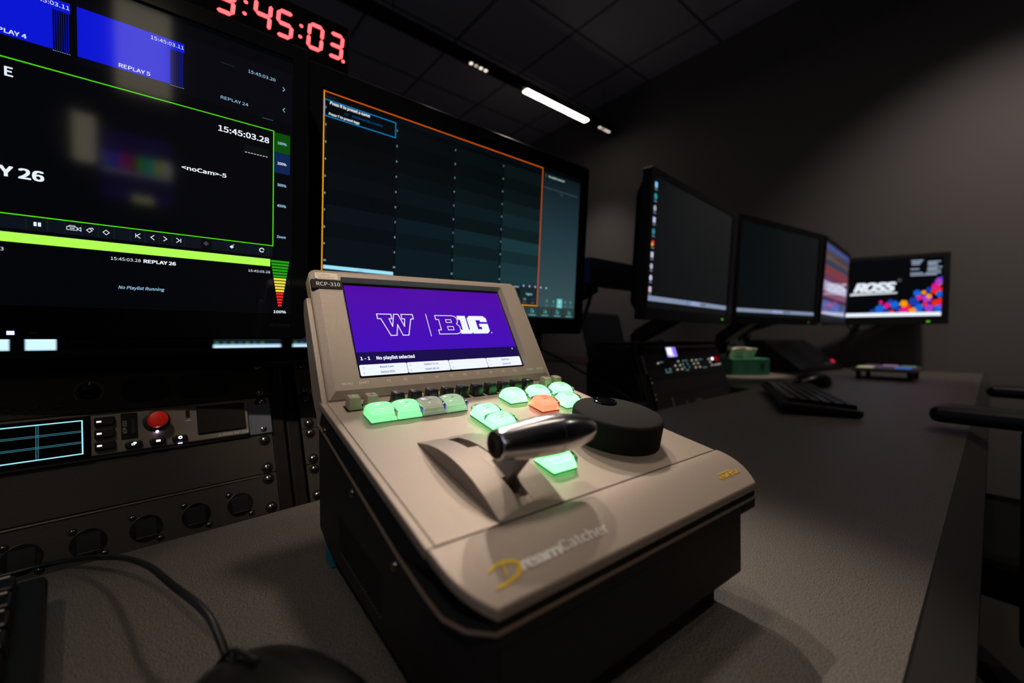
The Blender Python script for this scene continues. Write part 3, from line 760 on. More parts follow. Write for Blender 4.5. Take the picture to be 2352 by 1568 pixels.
b.text('<noCam>-5', -0.0922, 0.1322, 0.0036, S_W, 4, width=0.0345, bold=0.01)
for j in range(8): b.rect(-0.0421 + j * 0.0026, 0.1613, -0.0421 + j * 0.0026 + 0.0018, 0.1618, S_W, 4)
b.rect(-0.0425, 0.1622, -0.0215, 0.1690, scr('ui_faint_meter', 8, 14, 10), 3)
for j in range(8): b.rect(-0.0272 + j * 0.0013, 0.1997, -0.0272 + j * 0.0013 + 0.0008, 0.2000, scr('ui_teal', 90, 170, 150), 4)
for j, s_ in enumerate(('..:..:..',)): b.text('--:--:--.--', -0.0620, 0.2400, 0.0014, S_GRY, 4, width=0.0110)
b.line([(-0.0085, 0.2366), (-0.0068, 0.2346), (-0.0085, 0.2326)], 0.0005, S_LB, 4); b.line([(-0.0066, 0.2158), (-0.0084, 0.2138), (-0.0066, 0.2118)], 0.0005, S_LB, 4)
b.rect(-0.0158, 0.1690, -0.0012, 0.1888, S_GB, 3); b.rect(-0.0158, 0.1480, -0.0012, 0.1688, S_BB, 3)
for s_, z in (('100%', 0.1775), ('200%', 0.1567), ('300%', 0.1345), ('400%', 0.1130), ('Zoom', 0.0805)):
    b.text(s_, -0.0088, z, 0.0026, S_LB if z != 0.1567 else S_W, 4, align='c', width=0.0084, bold=0.006)
# tool bar and icons
b.rect(-0.470, 0.0602, -0.0170, 0.0700, S_TB, 2)
b.rect(-0.0780, 0.0602, -0.0690, 0.0700, scr('ui_tool_dark', 8, 9, 12), 3)
for x in (-0.190, -0.1785, -0.1686, -0.1590, -0.1488, -0.1390, -0.1285, -0.1188, -0.1090, -0.0995, -0.0905, -0.0495, -0.0570, -0.0205): b.rect(x, 0.0602, x + 0.00015, 0.0700, scr('ui_div', 40, 46, 54), 3)
IC = S_W
b.rect(-0.1860, 0.0640, -0.1843, 0.0672, IC, 4); b.rect(-0.1836, 0.0640, -0.1819, 0.0672, IC, 4)
b.line([(-0.1675, 0.0642), (-0.1615, 0.0642), (-0.1615, 0.0668), (-0.1675, 0.0668)], 0.0004, IC, 4, True); b.line([(-0.1615, 0.0655), (-0.1593, 0.0670), (-0.1593, 0.0640)], 0.0004, IC, 4, True)
b.line([(-0.1666, 0.0668), (-0.1660, 0.0678), (-0.1630, 0.0678), (-0.1625, 0.0668)], 0.0004, IC, 4); b.line([(-0.1655, 0.0655), (-0.1632, 0.0655)], 0.0006, IC, 4)
def diamond(x, z, r, m, w=0.0005): b.line([(x - r, z), (x, z + r), (x + r, z), (x, z - r)], w, m, 4, True)
diamond(-0.1542, 0.0655, 0.0017, IC); b.line([(-0.1535, 0.0672), (-0.1525, 0.0676), (-0.1518, 0.0668)], 0.0006, IC, 4)
diamond(-0.1439, 0.0654, 0.0020, IC)
def chev(x, d, z=0.0657, w=0.0006): b.line([(x - 0.0012 * d, z + 0.0019), (x + 0.0010 * d, z), (x - 0.0012 * d, z - 0.0019)], w, IC, 4)
chev(-0.1232, -1); b.rect(-0.1251, 0.0638, -0.1246, 0.0676, IC, 4); chev(-0.1136, -1); chev(-0.1043, 1); chev(-0.0950, 1); b.rect(-0.0934, 0.0638, -0.0929, 0.0676, IC, 4)
diamond(-0.0739, 0.0658, 0.0018, S_GRY, 0.0003); b.line([(-0.0748, 0.0667), (-0.0730, 0.0649)], 0.0003, S_GRY, 4); b.line([(-0.0730, 0.0667), (-0.0748, 0.0649)], 0.0003, S_GRY, 4)
b.poly([(-0.0548, 0.0655), (-0.0530, 0.0672), (-0.0512, 0.0655), (-0.0530, 0.0638)], IC, 4); b.line([(-0.0522, 0.0672), (-0.0512, 0.0676)], 0.0005, IC, 4)
b.line([(-0.0268 + 0.0019 * math.cos(R(a)), 0.0657 + 0.0019 * math.sin(R(a))) for a in range(20, 340, 20)], 0.0008, IC, 4)
b.rect(-0.470, 0.0497, -0.0190, 0.0573, S_LIME, 3)
b.text('15:45:03', -0.2020, 0.0424, 0.0026, S_W, 4, align='r')
b.text('15:45:03.28', -0.1412, 0.0424, 0.0026, S_W, 4, width=0.0196); b.text('REPLAY 26', -0.1196, 0.0422, 0.0029, S_W, 4, width=0.0226, bold=0.014)
b.text('15:45:03.28', -0.0387, 0.0424, 0.0023, S_W, 4, width=0.0196)
b.text('No Playlist Running', -0.1366, 0.0176, 0.0027, S_LB, 4, width=0.0314, shear=0.25, bold=0.004)
for j in range(16):
    t = j / 16; z = 0.0566 - j * 0.0031; w = 0.0075 * (1 - t) + 0.0012
    b.rect(-0.0097 - w, z - 0.0021, -0.0097 + w, z, S_GRN if j < 6 else S_YEL if j < 11 else S_RED, 4)
b.text('100%', -0.0096, 0.0008, 0.0027, S_W, 4, align='c', width=0.0118, bold=0.008)
b.build('display', m1, label='dark interface with blue and violet replay tiles and green frame', fix=False)
b = MB(); b.box(-0.2010, -0.1972, -0.0040, -0.0030, -0.0232, -0.0204, mat('blue_led', (1, 1, 1), 0.4, emit=(0.30, 0.34, 1.0), es=6)); b.build('power_light', m1, label='bright blue power light')
b = MB(); b.text('PXL2290MW', -0.0190, -0.0132, 0.0026, mat('bezel_print', rgb(30, 30, 31), 0.5), 0, width=0.0182, y=-0.0031); b.build('model_print', m1, fix=False)
b = MB(); b.text('- POWER -', -0.1900, -0.0222, 0.0010, mat('bezel_print2', rgb(80, 78, 70), 0.5), 0, y=-0.0031); b.build('power_print', m1, fix=False)

# --- second monitor (search grid)
m2 = monitor('touch_monitor', (0.1505, 0.5630, 0.952), 0, 3.7, -0.019, 0.4940, -0.030, 0.2940, -0.0005, 0.4720, -0.0005, 0.2680, 'wide glossy black monitor behind the controller showing an orange bordered grid', BEZ)
def grid_mat(name, lo, hi, rx0, rx1):
    m = bpy.data.materials.new(name); m.use_nodes = True; nt = m.node_tree; p = nt.nodes['Principled BSDF']
    p.inputs['Base Color'].default_value = (0.004, 0.004, 0.005, 1); p.inputs['Roughness'].default_value = 0.15
    p.inputs['Emission Color'].default_value = (*hi, 1); p.inputs['Emission Strength'].default_value = 1
    return m
cols_x = [0.0045, 0.0970, 0.1902, 0.2826, 0.3700]
G = [((3, 8, 12), (5, 11, 15)), ((4, 13, 17), (6, 17, 22)), ((7, 19, 22), (9, 25, 29)), ((14, 30, 33), (18, 38, 42))]
b = MB()
b.rect(-0.0005, 0.0, 0.472, 0.268, scr('grid_black', 3, 6, 9), 0)
for ci in range(4):
    for rr in range(12):
        z1 = 0.2515 - rr * 0.0203; z0 = max(z1 - 0.0203, 0.0545 if ci == 0 else 0.0500)
        if z0 >= z1: continue
        lo, hi = G[ci]; c = hi if rr % 2 == 0 else lo
        kf = 0.55 + 0.55 * rr / 10
        b.rect(cols_x[ci], z0, cols_x[ci + 1], z1, scr('grid_%d_%d_%d' % (ci, rr % 2, rr // 3), *[min(255, q * (0.5 + 0.45 * (rr // 3))) for q in c]), 1)
    b.rect(cols_x[ci] - 0.0012, 0.052, cols_x[ci] + 0.0016, 0.2515, scr('grid_gap', 4, 9, 12), 2)
    for rr in range(10):
        z = (0.2463 if ci == 0 else 0.2461 - 0.0) - rr * 0.0207 if ci == 0 else 0.2461 - rr * 0.0206
        if z < 0.056 and ci == 0: continue
        b.text(str(rr + 1), cols_x[ci] - (0 if ci else 0.0010), z - 0.001, 0.0023, scr('grid_num', 150, 185, 195), 3, align='c' if ci else 'l', bold=0.01)
b.rect(0.1000, 0.2575, 0.3690, 0.2620, scr('grid_head', 4, 12, 18), 1)
for z0, z1, c in ((0.0, 0.07, (56, 84, 88)), (0.07, 0.14, (44, 72, 78)), (0.14, 0.20, (28, 52, 60)), (0.20, 0.262, (16, 32, 38))):
    pass
def side_mat():
    m = bpy.data.materials.new('side_panel_blend'); m.use_nodes = True; nt = m.node_tree; p = nt.nodes['Principled BSDF']
    p.inputs['Base Color'].default_value = (0.004, 0.004, 0.005, 1); p.inputs['Roughness'].default_value = 0.15
    tc = nt.nodes.new('ShaderNodeTexCoord'); sp = nt.nodes.new('ShaderNodeSeparateXYZ'); cr_ = nt.nodes.new('ShaderNodeValToRGB')
    mr = nt.nodes.new('ShaderNodeMapRange'); mr.inputs[1].default_value = 0.0; mr.inputs[2].default_value = 0.268
    nt.links.new(tc.outputs['Object'], sp.inputs[0]); nt.links.new(sp.outputs['Z'], mr.inputs[0]); nt.links.new(mr.outputs[0], cr_.inputs[0])
    cr_.color_ramp.elements[0].color = (*rgb(58, 82, 86), 1); cr_.color_ramp.elements[1].color = (*rgb(10, 20, 26), 1)
    e = cr_.color_ramp.elements.new(0.5); e.color = (*rgb(36, 58, 66), 1)
    nt.links.new(cr_.outputs[0], p.inputs['Emission Color']); p.inputs['Emission Strength'].default_value = 1.0
    return m
SP = side_mat()
b.rect(0.3712, 0.0185, 0.4705, 0.2600, SP, 2); b.rect(0.0045, 0.0185, 0.3700, 0.0540, scr('grid_foot', 22, 40, 44), 2)
b.rect(0.0970, 0.0330, 0.3300, 0.0540, scr('grid_foot2', 12, 24, 28), 3)
b.rect(0.2, 0.0, 0.4705, 0.0185, scr('foot_bar', 26, 40, 42), 2)
b.rect(0.0035, 0.0495, 0.0958, 0.0541, scr('ui_sky', 150, 218, 240, 1.1), 4); b.text('Clip 1', 0.050, 0.0500, 0.0024, S_CY, 5, align='c')
b.rect(0.0012, 0.0092, 0.0026, 0.2660, S_ORG2, 4); b.rect(0.0012, 0.2644, 0.3715, 0.2657, S_ORG, 4); b.rect(0.3702, 0.0196, 0.3716, 0.2657, S_ORG, 4); b.rect(0.0012, 0.0196, 0.3716, 0.0210, S_ORG2, 4)
b.frame(0.0022, 0.2356, 0.0950, 0.2562, 0.0010, S_CY, 4)
b.text('Press R to preset a name', 0.0087, 0.2512, 0.0036, S_W, 5, width=0.0500, shear=0.15, bold=0.01); b.text('Press T to preset tags', 0.0075, 0.2382, 0.0028, S_W, 5, width=0.0378, shear=0.15, bold=0.01)
b.text('Anchored Clip Location', 0.0358, 0.2444, 0.0026, S_DCY, 5, width=0.0400, shear=0.15, bold=0.01); b.text('Search...', 0.0035, 0.2582, 0.0030, S_DIM, 5, width=0.015)
b.line([(0.0288 + 0.0022 * math.cos(R(a)), 0.2462 + 0.0022 * math.sin(R(a))) for a in range(180, 361, 30)], 0.0005, S_DCY, 5); b.rect(0.0266, 0.2462, 0.0310, 0.2466, S_DCY, 5)
b.text('No playlist selected', 0.3862, 0.2526, 0.0030, scr('ui_pale', 170, 200, 190), 5, width=0.040, bold=0.01)
b.text('No Current Playlist, press P to Pick playlist or', 0.3765, 0.2325, 0.0019, S_GRY, 5, width=0.088); b.text('create', 0.4205, 0.2275, 0.0018, S_GRY, 5, align='c')
b.line([(0.3800, 0.2560), (0.3782, 0.2540), (0.3800, 0.2520)], 0.0006, S_GRY, 5)
for i in range(5): b.poly([(0.3371 + i * 0.01375 + 0.0016 * math.cos(R(a)), 0.0540 + 0.0016 * math.sin(R(a))) for a in range(0, 360, 30)], scr('ui_lilac', 190, 196, 240), 5)
b.text('Clock 0', 0.3150, 0.0500, 0.0026, S_LB, 5, bold=0.01); b.text('Page 01', 0.3510, 0.0388, 0.0030, S_LB, 5, align='c', bold=0.01)
for x in (0.3407, 0.3600): b.rect(x - 0.0032, 0.0288, x + 0.0032, 0.0328, S_GRY if x < 0.35 else S_DIM, 5); b.rect(x - 0.004, 0.0244, x + 0.004, 0.0254, S_GRY, 5)
for i, x in enumerate((0.3955, 0.4125, 0.4288, 0.4440, 0.4590)):
    if i == 2: b.rect(x - 0.0070, 0.0190, x + 0.0070, 0.0360, scr('ui_hilite', 110, 190, 190), 5)
    m_ = scr('ui_teal2', 70, 130, 130) if i != 2 else scr('ui_teal3', 150, 225, 225)
    b.poly([(x + 0.0028 * math.cos(R(a)), 0.0305 + 0.0030 * math.sin(R(a))) for a in range(0, 360, 45)], m_, 6); b.rect(x - 0.0045, 0.0222, x + 0.0045, 0.0234, m_, 6)
for i in range(5):
    x0 = 0.3128 + i * 0.0320; b.rect(x0, 0.0006, x0 + 0.0304, 0.0176, scr('ui_tile', 42, 60, 60), 5)
    m_ = scr('ui_teal4', 90, 170, 170); xc = x0 + 0.0152
    b.line([(xc - 0.003, 0.0142), (xc - 0.003, 0.0085), (xc + 0.001, 0.0085), (xc + 0.001, 0.0142)], 0.0009, m_, 6, i % 2 == 1); b.rect(xc + 0.002, 0.008, xc + 0.004, 0.012, m_, 6); b.rect(xc - 0.0085, 0.0030, xc + 0.0085, 0.0046, m_, 6)
b.build('display', m2, label='dark teal clip grid with orange frame', fix=False)
b = MB(); b.text('PLANAR', 0.2450, 0.2800, 0.0055, mat('bezel_print', rgb(30, 30, 31), 0.5), 0, align='c', width=0.034, y=-0.0031); b.build('maker_print', m2, fix=False)

# arms carrying the two touch monitors
def touch_arm(px, py, label, mx, my, mz):
    e = empty('monitor_arm', (px, py, DZ), label=label, cat='monitor arm')
    b = MB(); b.cyl((0, 0, 0), 0.045, 0.010, BLACKS); b.build('base_plate', e)
    b = MB(); b.cyl((0, 0, 0.009), 0.016, 0.36, BLACKS); b.build('pole', e)
    b = MB(); b.tube([(0, 0, 0.33), (mx * 0.5, my * 0.2, 0.34), (mx, my, mz)], 0.013, BLACKS, 10, True, None, 4); b.box(mx - 0.05, mx + 0.05, my - 0.012, my, mz - 0.05, mz + 0.05, BLACKS, 0.003); b.build('arm', e)
    return e

# ------------------------------------------------------------------ red LED clock above the monitors
clk = empty('led_clock', (0.05, 0.60, 1.29), label='long black clock box with bright red seven segment digits above the monitors', cat='clock')
b = MB(); b.box(-0.20, 0.1535, 0.004, 0.055, -0.028, 0.060, BLACKM, 0.002); b.build('housing', clk)
b = MB(); b.box(-0.196, 0.1500, 0.0025, 0.0042, -0.022, 0.056, BLACKG, 0.0005, 1); b.build('front_window', clk)
LED = mat('red_led', (0.3, 0, 0), 0.4, emit=(1.0, 0.075, 0.085), es=3.2)
SEG = {'0': 'abcdef', '1': 'bc', '3': 'abgcd', '4': 'fgbc', '5': 'afgcd'}
def digit(ch, x, z, w, h, name='digit'):
    b = MB(); th = 0.0043; sl = 0.10
    P = {'a': ((0, 1), (1, 1)), 'g': ((0, .5), (1, .5)), 'd': ((0, 0), (1, 0)), 'f': ((0, .5), (0, 1)), 'b': ((1, .5), (1, 1)), 'e': ((0, 0), (0, .5)), 'c': ((1, 0), (1, .5))}
    for s_ in SEG[ch]:
        (ax, az), (bx, bz) = P[s_]
        A = Vector((x + ax * w + az * h * sl, z + az * h)); Bv = Vector((x + bx * w + bz * h * sl, z + bz * h))
        d = (Bv - A).normalized(); A = A + d * 0.0007; Bv = Bv - d * 0.0007; q = Vector((-d.y, d.x)) * th / 2; e_ = d * th / 2
        pts = [A, A + e_ + q, Bv - e_ + q, Bv, Bv - e_ - q, A + e_ - q]
        b.add([(p[0], 0.0008, p[1]) for p in pts] + [(p[0], 0.0024, p[1]) for p in pts], [(0, 1, 2, 3, 4, 5)] + [(i, (i + 1) % 6, 6 + (i + 1) % 6, 6 + i) for i in range(6)], LED)
    return b.build(name, clk)
dz0 = 0.0085; dh = 0.0310; dw = 0.0158
for ch, x in (('1', -0.0640), ('5', -0.0380), ('3', -0.0015 + 0.0), ('4', 0.0365), ('5', 0.0612), ('0', 0.0977), ('3', 0.1238)):
    if x < -0.02 and ch == '5': continue
    digit(ch, x, dz0, dw, dh)
for x in (0.0252, 0.0870):
    for z in (0.0170, 0.0315):
        b = MB(); b.cyl((x + z * 0.1, 0.0024, z), 0.0024, 0.0014, LED, 'y', 12, rotm(180, 0, 0, (0, 0.0032, 0)) if False else None); b.build('colon_dot', clk)
b = MB(); b.cyl((0.1430, 0.0012, 0.0070), 0.0022, 0.0014, LED, 'y', 12); b.build('decimal_dot', clk)

# black bar under the clock with faint print
bar = empty('clock_mounting_bar', (0.05, 0.60, 1.260), label='black rail under the clock with a faint dark label', cat='mounting bar')
b = MB(); b.box(-0.60, 0.60, 0.0, 0.03, -0.024, -0.001, BLACKG, 0.002); b.build('rail', bar)
b = MB(); b.text('VDS-311', 0.1080, -0.0095, 0.0048, mat('faint_print', rgb(34, 34, 33), 0.5), 1, width=0.0260); b.text('TSI', 0.1340, -0.0150, 0.0042, mat('faint_print', rgb(34, 34, 33), 0.5), 1, width=0.0100); b.build('rail_label', bar, fix=False)
b = MB(); b.cyl((-0.2, 0.045, -0.364), 0.018, 0.36, BLACKS); b.box(-0.215, -0.185, 0.028, 0.06, -0.03, -0.002, BLACKS); b.build('post', bar)
b = MB(); b.cyl((0.30, 0.045, -0.364), 0.018, 0.36, BLACKS); b.box(0.285, 0.315, 0.028, 0.06, -0.03, -0.002, BLACKS); b.build('post', bar)

# ------------------------------------------------------------------ slanted rack bays behind the desk
U1 = 0.04445
def rack_frame(P, az, lean): return Matrix.Translation(P) @ Euler((R(-lean), 0, R(az))).to_matrix().to_4x4()
# local frame of a bay: x along the panels (0 = right screw line), z up the slope, y into the bay
BAY = {1: ((0.093, 0.545, 0.721), 8), 2: ((0.145, 0.554, 0.720), 8), 3: ((0.915, 0.60, 0.72), 3)}
def bay_rot(k): return (R(-17), 0, R(BAY[k][1]))
def rack(k, label, xl, xr, nu, sides=(1, 1)):
    """rails, sides and lid; xl/xr = left and right screw lines"""
    e = empty('equipment_rack', BAY[k][0], bay_rot(k), label=label, cat='equipment rack')
    z0, z1 = -0.07, nu * U1 - 0.012
    for x in (xl - 0.0245, xr + 0.0105):
        b = MB(); b.box(x, x + 0.014, 0.003, 0.030, z0, z1, RACKR, 0.001); b.build('rail', e)
    for x, on in zip((xl - 0.041, xr + 0.026), sides):
        if on:
            b = MB(); b.prism([(0.004, z0), (0.004, z1), (0.16, z1 - 0.050), (0.16, z0 - 0.050)], x, x + 0.014, RACKR, bev=0.001); b.build('side_panel', e)
    b = MB(); b.box(xl - 0.02, xr + 0.02, 0.10, 0.12, z0, z1 - 0.05, BLACKM); b.build('back_plate', e)
    return e
def mk_screw():
    b = MB(); b.lathe([(0.0046, 0), (0.0044, 0.0008), (0.0034, 0.0020), (0.0018, 0.0027), (0, 0.0029)], SCREW, 18, rotm(90))
    for a in (45, 135):
        b.box(-0.0020, 0.0020, -0.0030, -0.0020, -0.0004, 0.0004, BLACKM, 0, 1, rotm(0, a, 0))
    b.lathe([(0.0062, 0), (0.0060, 0.0006), (0.0046, 0.0008)], BLACK, 18, rotm(90))
    return b
def screws(parent, pts, y=-0.001, s=1.0):
    for x, z in pts:
        o = mk_screw().build('screw', parent); o.location = (x, y, z); o.scale = (s, s, s)
def panel_thing(k, name, label, z, nu, m, xl=-0.465, cat='rack panel', blank=True, thick=0.002, group=None, y=-0.0):
    """one rack unit panel; z index in U, origin at its lower right screw"""
    P = Vector(BAY[k][0]) + Euler(bay_rot(k)).to_matrix() @ Vector((0, 0, z * U1))
    e = empty(name, P, bay_rot(k), label=label, cat=cat, group=group)
    b = MB(); b.box(xl - 0.009, 0.009, y - 0.001, y + thick - 0.001, -0.0061, nu * U1 - 0.0067, m, 0.0005, 1); b.build('face_plate', e)
    for q in range(1):
        screws(e, [(0, 0), (0, nu * U1 - 0.0127), (xl, 0), (xl, nu * U1 - 0.0127)])
    return e
rack(1, 'left slanted black rack bay under the green bordered monitor', -0.465, 0.0, 4, (1, 0))
# bay 1, unit 0: connector panel with round blanks
e = panel_thing(1, 'connector_panel', 'lowest panel of the left rack with a row of round blanked cutouts', 0, 1, RACKP)
b = MB(); b.box(-0.474, -0.010, -0.0022, -0.0008, 0.0362, 0.0374, mat('bright_edge', rgb(150, 130, 112), 0.35, 0.6)); b.build('top_edge', e, label='pale top edge')  # paler strip along the top edge of the panel
DARKBL = mat('blank_plate', rgb(34, 32, 32), 0.4, 0.1)
for cx in (-0.030, -0.069, -0.108, -0.147, -0.186, -0.225, -0.264, -0.303, -0.342, -0.381, -0.420):
    b = MB()
    b.lathe([(0.0122, 0.0), (0.0122, 0.0004), (0.0118, 0.0006), (0.0118, 0.0)], mat('cut_edge', rgb(40, 36, 34), 0.4, 0.3), 32, rotm(90, 0, 0, (cx, -0.0011, 0.0115)))
    b.box(cx - 0.0078, cx + 0.0078, -0.0016, -0.0008, 0.0040, 0.0195, DARKBL, 0.0004, 1)
    b.box(cx - 0.0078, cx + 0.0078, -0.0018, -0.0014, 0.0036, 0.0040, mat('bright_edge', rgb(150, 130, 112), 0.35, 0.6))
    b.build('round_blank', e)
    screws(e, [(cx - 0.0098, 0.0235), (cx + 0.0098, -0.0005)], -0.0012, 0.5)
e = panel_thing(1, 'blank_panel', 'plain dark blank panel below the intercom in the left rack', 1, 1, RACKP)
# unit 2: intercom
ic = panel_thing(1, 'intercom_panel', 'grey intercom rack panel with a red knob and cyan lit grid display', 2, 1, RACKG, cat='intercom')
oz = 0.0889  # local z offset already in the empty
def zc(z): return z - oz
b = MB(); b.box(-0.300, -0.0160, -0.0075, -0.0010, -0.0030, 0.0345, mat('intercom_grey', rgb(128, 122, 112), 0.5, 0.1, bump=0.2, bscale=900), 0.0012); b.build('front_cover', ic)
CYL = scr('grid_cyan', 150, 225, 240, 1.2); CYD = scr('grid_cyan_dim', 60, 130, 145)
b = MB(); b.box(-0.285, -0.1440, -0.0082, -0.0070, zc(0.0855), zc(0.1235), BLACKG, 0.0006, 1)
y_ = -0.0083
b.frame(-0.2710, zc(0.0890), -0.1492, zc(0.1202), 0.0010, CYL, 1, y=y_)
for x in (-0.1780, -0.2095, -0.241):
    b.rect(x, zc(0.090), x + 0.0004, zc(0.119), CYD, 1, y=y_); b.rect(x + 0.0012, zc(0.090), x + 0.0016, zc(0.119), CYD, 1, y=y_)
for z in (0.0990, 0.1090):
    b.rect(-0.270, zc(z), -0.150, zc(z + 0.0004), CYD, 1, y=y_); b.rect(-0.270, zc(z + 0.0012), -0.150, zc(z + 0.0016), CYD, 1, y=y_)
b.build('display', ic, label='black display with thin cyan grid', fix=False)
PXW = mat('white_backlit', (0.8, 0.8, 0.8), 0.5, emit=(0.95, 0.98, 0.9), es=1.3)
for i in range(3):
    z = 0.1165 - i * 0.0112
    b = MB(); b.box(-0.1420, -0.1278, -0.0115, -0.0070, zc(z - 0.0042), zc(z + 0.0042), BLACK, 0.0012); b.rect(-0.1405, zc(z - 0.0008), -0.1372, zc(z + 0.0008), PXW, 2, y=-0.0115); b.build('side_button', ic)
for i, x in enumerate((-0.1150, -0.0970, -0.0795)):
    b = MB(); b.box(x - 0.0063, x + 0.0063, -0.0112, -0.0070, zc(0.0880), zc(0.0945), BLACK, 0.0018)
    if i == 0: b.frame(x - 0.0018, zc(0.0905), x + 0.0006, zc(0.0925), 0.0005, PXW, 2, y=-0.0112); b.rect(x - 0.0004, zc(0.0917), x + 0.0018, zc(0.0934), PXW, 2, y=-0.0112)
    elif i == 1: b.rect(x - 0.0016, zc(0.0905), x + 0.0018, zc(0.0925), PXW, 2, y=-0.0112)
    else: b.line([(x + 0.0013 * math.cos(R(a)), zc(0.0918) + 0.0011 * math.sin(R(a))) for a in range(0, 360, 40)], 0.0008, PXW, 2, True, y=-0.0112)
    b.build('menu_button', ic)
b = MB(); b.box(-0.0810, -0.0775, -0.0079, -0.0074, zc(0.0858), zc(0.0868), mat('violet_led', (0.5, 0.5, 1), 0.4, emit=(0.55, 0.5, 1.0), es=2.5)); b.build('button_light', ic)
b = MB(); b.box(-0.1235, -0.1115, -0.0080, -0.0072, zc(0.0975), zc(0.1225), TAPE); 
b.text('ICP-310', 0, 0, 0.0028, PRINT, 1, width=0.0118, M=Matrix.Translation((-0.1195, -0.0081, zc(0.1035))) @ rotm(0, -90)); b.text('REPLAY OP3', 0, 0, 0.0018, INK, 1, width=0.0135, M=Matrix.Translation((-0.1140, -0.0081, zc(0.1030))) @ rotm(0, -90))
b.build('label_tape', ic, label='black upright label tape')
km = rotm(90, 0, 0, (-0.0970, -0.0074, zc(0.1120)))
b = MB(); b.lathe([(0.0108, 0), (0.0108, 0.0012), (0.0100, 0.0016), (0.0, 0.0016)], BLACK, 32, km); kb_ = b.build('knob_base', ic)
b = MB(); b.lathe([(0.0073, 0.0015), (0.0076, 0.006), (0.0078, 0.0125), (0.0074, 0.0142), (0.0064, 0.0148), (0, 0.0150)], mat('red_knob', rgb(214, 34, 26), 0.45, emit=(0.8, 0.02, 0.01), es=0.12), 40, km); b.build('red_knob', ic)
b = MB(); b.lathe([(0.0012, 0), (0.0010, 0.0006), (0, 0.0008)], mat('violet_led2', (0.7, 0.6, 1), 0.4, emit=(0.72, 0.6, 1.0), es=14), 12, rotm(90, 0, 0, (-0.0970, -0.0086, zc(0.1012)))); b.build('ring_light', ic)
b = MB(); b.box(-0.0732, -0.0698, -0.0080, -0.0072, zc(0.1115), zc(0.1195), BLACKM, 0.0003, 1); b.rect(-0.0738, zc(0.1083), -0.0692, zc(0.1088), PRINT, 1, y=-0.0076); b.line([(-0.0725, zc(0.1086)), (-0.0710, zc(0.1095)), (-0.0700, zc(0.1095))], 0.0003, PRINT, 1, y=-0.0076); b.build('usb_port', ic)
b = MB(); b.box(-0.0640, -0.0195, -0.0095, -0.0070, zc(0.0925), zc(0.1222), BLACKM, 0.0008, 1); grl = b.build('speaker_grille', ic)
b = MB()
for i in range(26):
    for j in range(15):
        x = -0.0625 + i * 0.00165 + (0.0008 if j % 2 else 0); z = zc(0.0942) + j * 0.00190
        b.add([(x, -0.0100, z), (x + 0.0012, -0.0100, z), (x + 0.0006, -0.0100, z + 0.0011)], [(0, 1, 2)], mat('grille_glint', rgb(88, 80, 70), 0.35, 0.8))
b.build('grille_mesh', grl, kind='stuff', fix=False)
b = MB(); b.text('/|\\ RIEDEL RSP-2318', -0.0465, zc(0.0878), 0.0022, PRINT, 1, width=0.0290, shear=0.2, y=-0.0076); b.build('maker_print', ic, fix=False)
b = MB(); b.box(-0.0150, 0.009, -0.0030, -0.0011, -0.0050, 0.0300, mat('ear_grey', rgb(106, 112, 122), 0.45, 0.3), 0.0005, 1); b.build('mounting_ear', ic)
# unit 3: monitor speaker with meters
sp_ = panel_thing(1, 'audio_monitor', 'dark audio monitor panel with a rotary knob above the intercom', 3, 1, mat('audio_face', rgb(42, 37, 33), 0.5, 0.2), cat='audio monitor')
oz = 0.13335
DIMP = mat('dim_print', rgb(96, 86, 72), 0.6)
b = MB()
for (s_, x, z, h) in (('-5', -0.1985, 0.1415, 0.0020), ('Input', -0.1815, 0.1300, 0.0024), ('Mix Down', -0.1700, 0.1300, 0.0024), ('0', -0.1795, 0.1420, 0.0020), ('+3', -0.1650, 0.1415, 0.0020), ('-10', -0.1965, 0.1588, 0.0020), ('0', -0.166, 0.1588, 0.0018), ('MAX', -0.143, 0.1378, 0.0015), ('L', -0.1575, 0.1500, 0.0014), ('R', -0.1575, 0.1440, 0.0014)):
    b.text(s_, x, z - oz, h, DIMP, 1, y=-0.0011)
b.line([(-0.1935, 0.1292 - oz), (-0.1935, 0.1318 - oz), (-0.1912, 0.1305 - oz)], 0.0003, DIMP, 1, True, y=-0.0011)
b.text('AO-2600', -0.0400, 0.1625 - oz, 0.0012, DIMP, 1, y=-0.0011)
b.build('panel_print', sp_, fix=False)
for x in (-0.1945, -0.1790, -0.1645):
    b = MB(); b.box(x - 0.0030, x + 0.0030, -0.0030, -0.0011, 0.1345 - oz, 0.1382 - oz, BLACK, 0.0004, 1); b.build('small_button', sp_)
km = rotm(90, 0, 0, (-0.1445, -0.0011, 0.1475 - oz))
b = MB(); b.lathe([(0.0075, 0), (0.0078, 0.001), (0.0068, 0.010), (0.006, 0.011), (0, 0.0112)], BLACKG, 32, km); b.rect(-0.1450, 0.152 - oz, -0.1440, 0.1545 - oz, WHITEP, 1, y=-0.0125); b.build('rotary_knob', sp_)
b = MB(); b.line([(-0.1445 + 0.0100 * math.cos(R(a)), 0.1475 - oz + 0.0100 * math.sin(R(a))) for a in range(-40, 221, 13)], 0.0004, mat('scale_print', rgb(150, 146, 140), 0.5), 1, y=-0.0011); b.build('knob_scale', sp_, fix=False)
for x0, x1 in ((-0.122, -0.083), (-0.079, -0.028)):
    b = MB(); P = rrect(x0, 0.1335 - oz, x1, 0.1600 - oz, 0.012, 8); b.prism(P, -0.0016, -0.0009, mat('grille_black', rgb(11, 10, 10), 0.7), axis='y'); b.build('oval_grille', sp_)

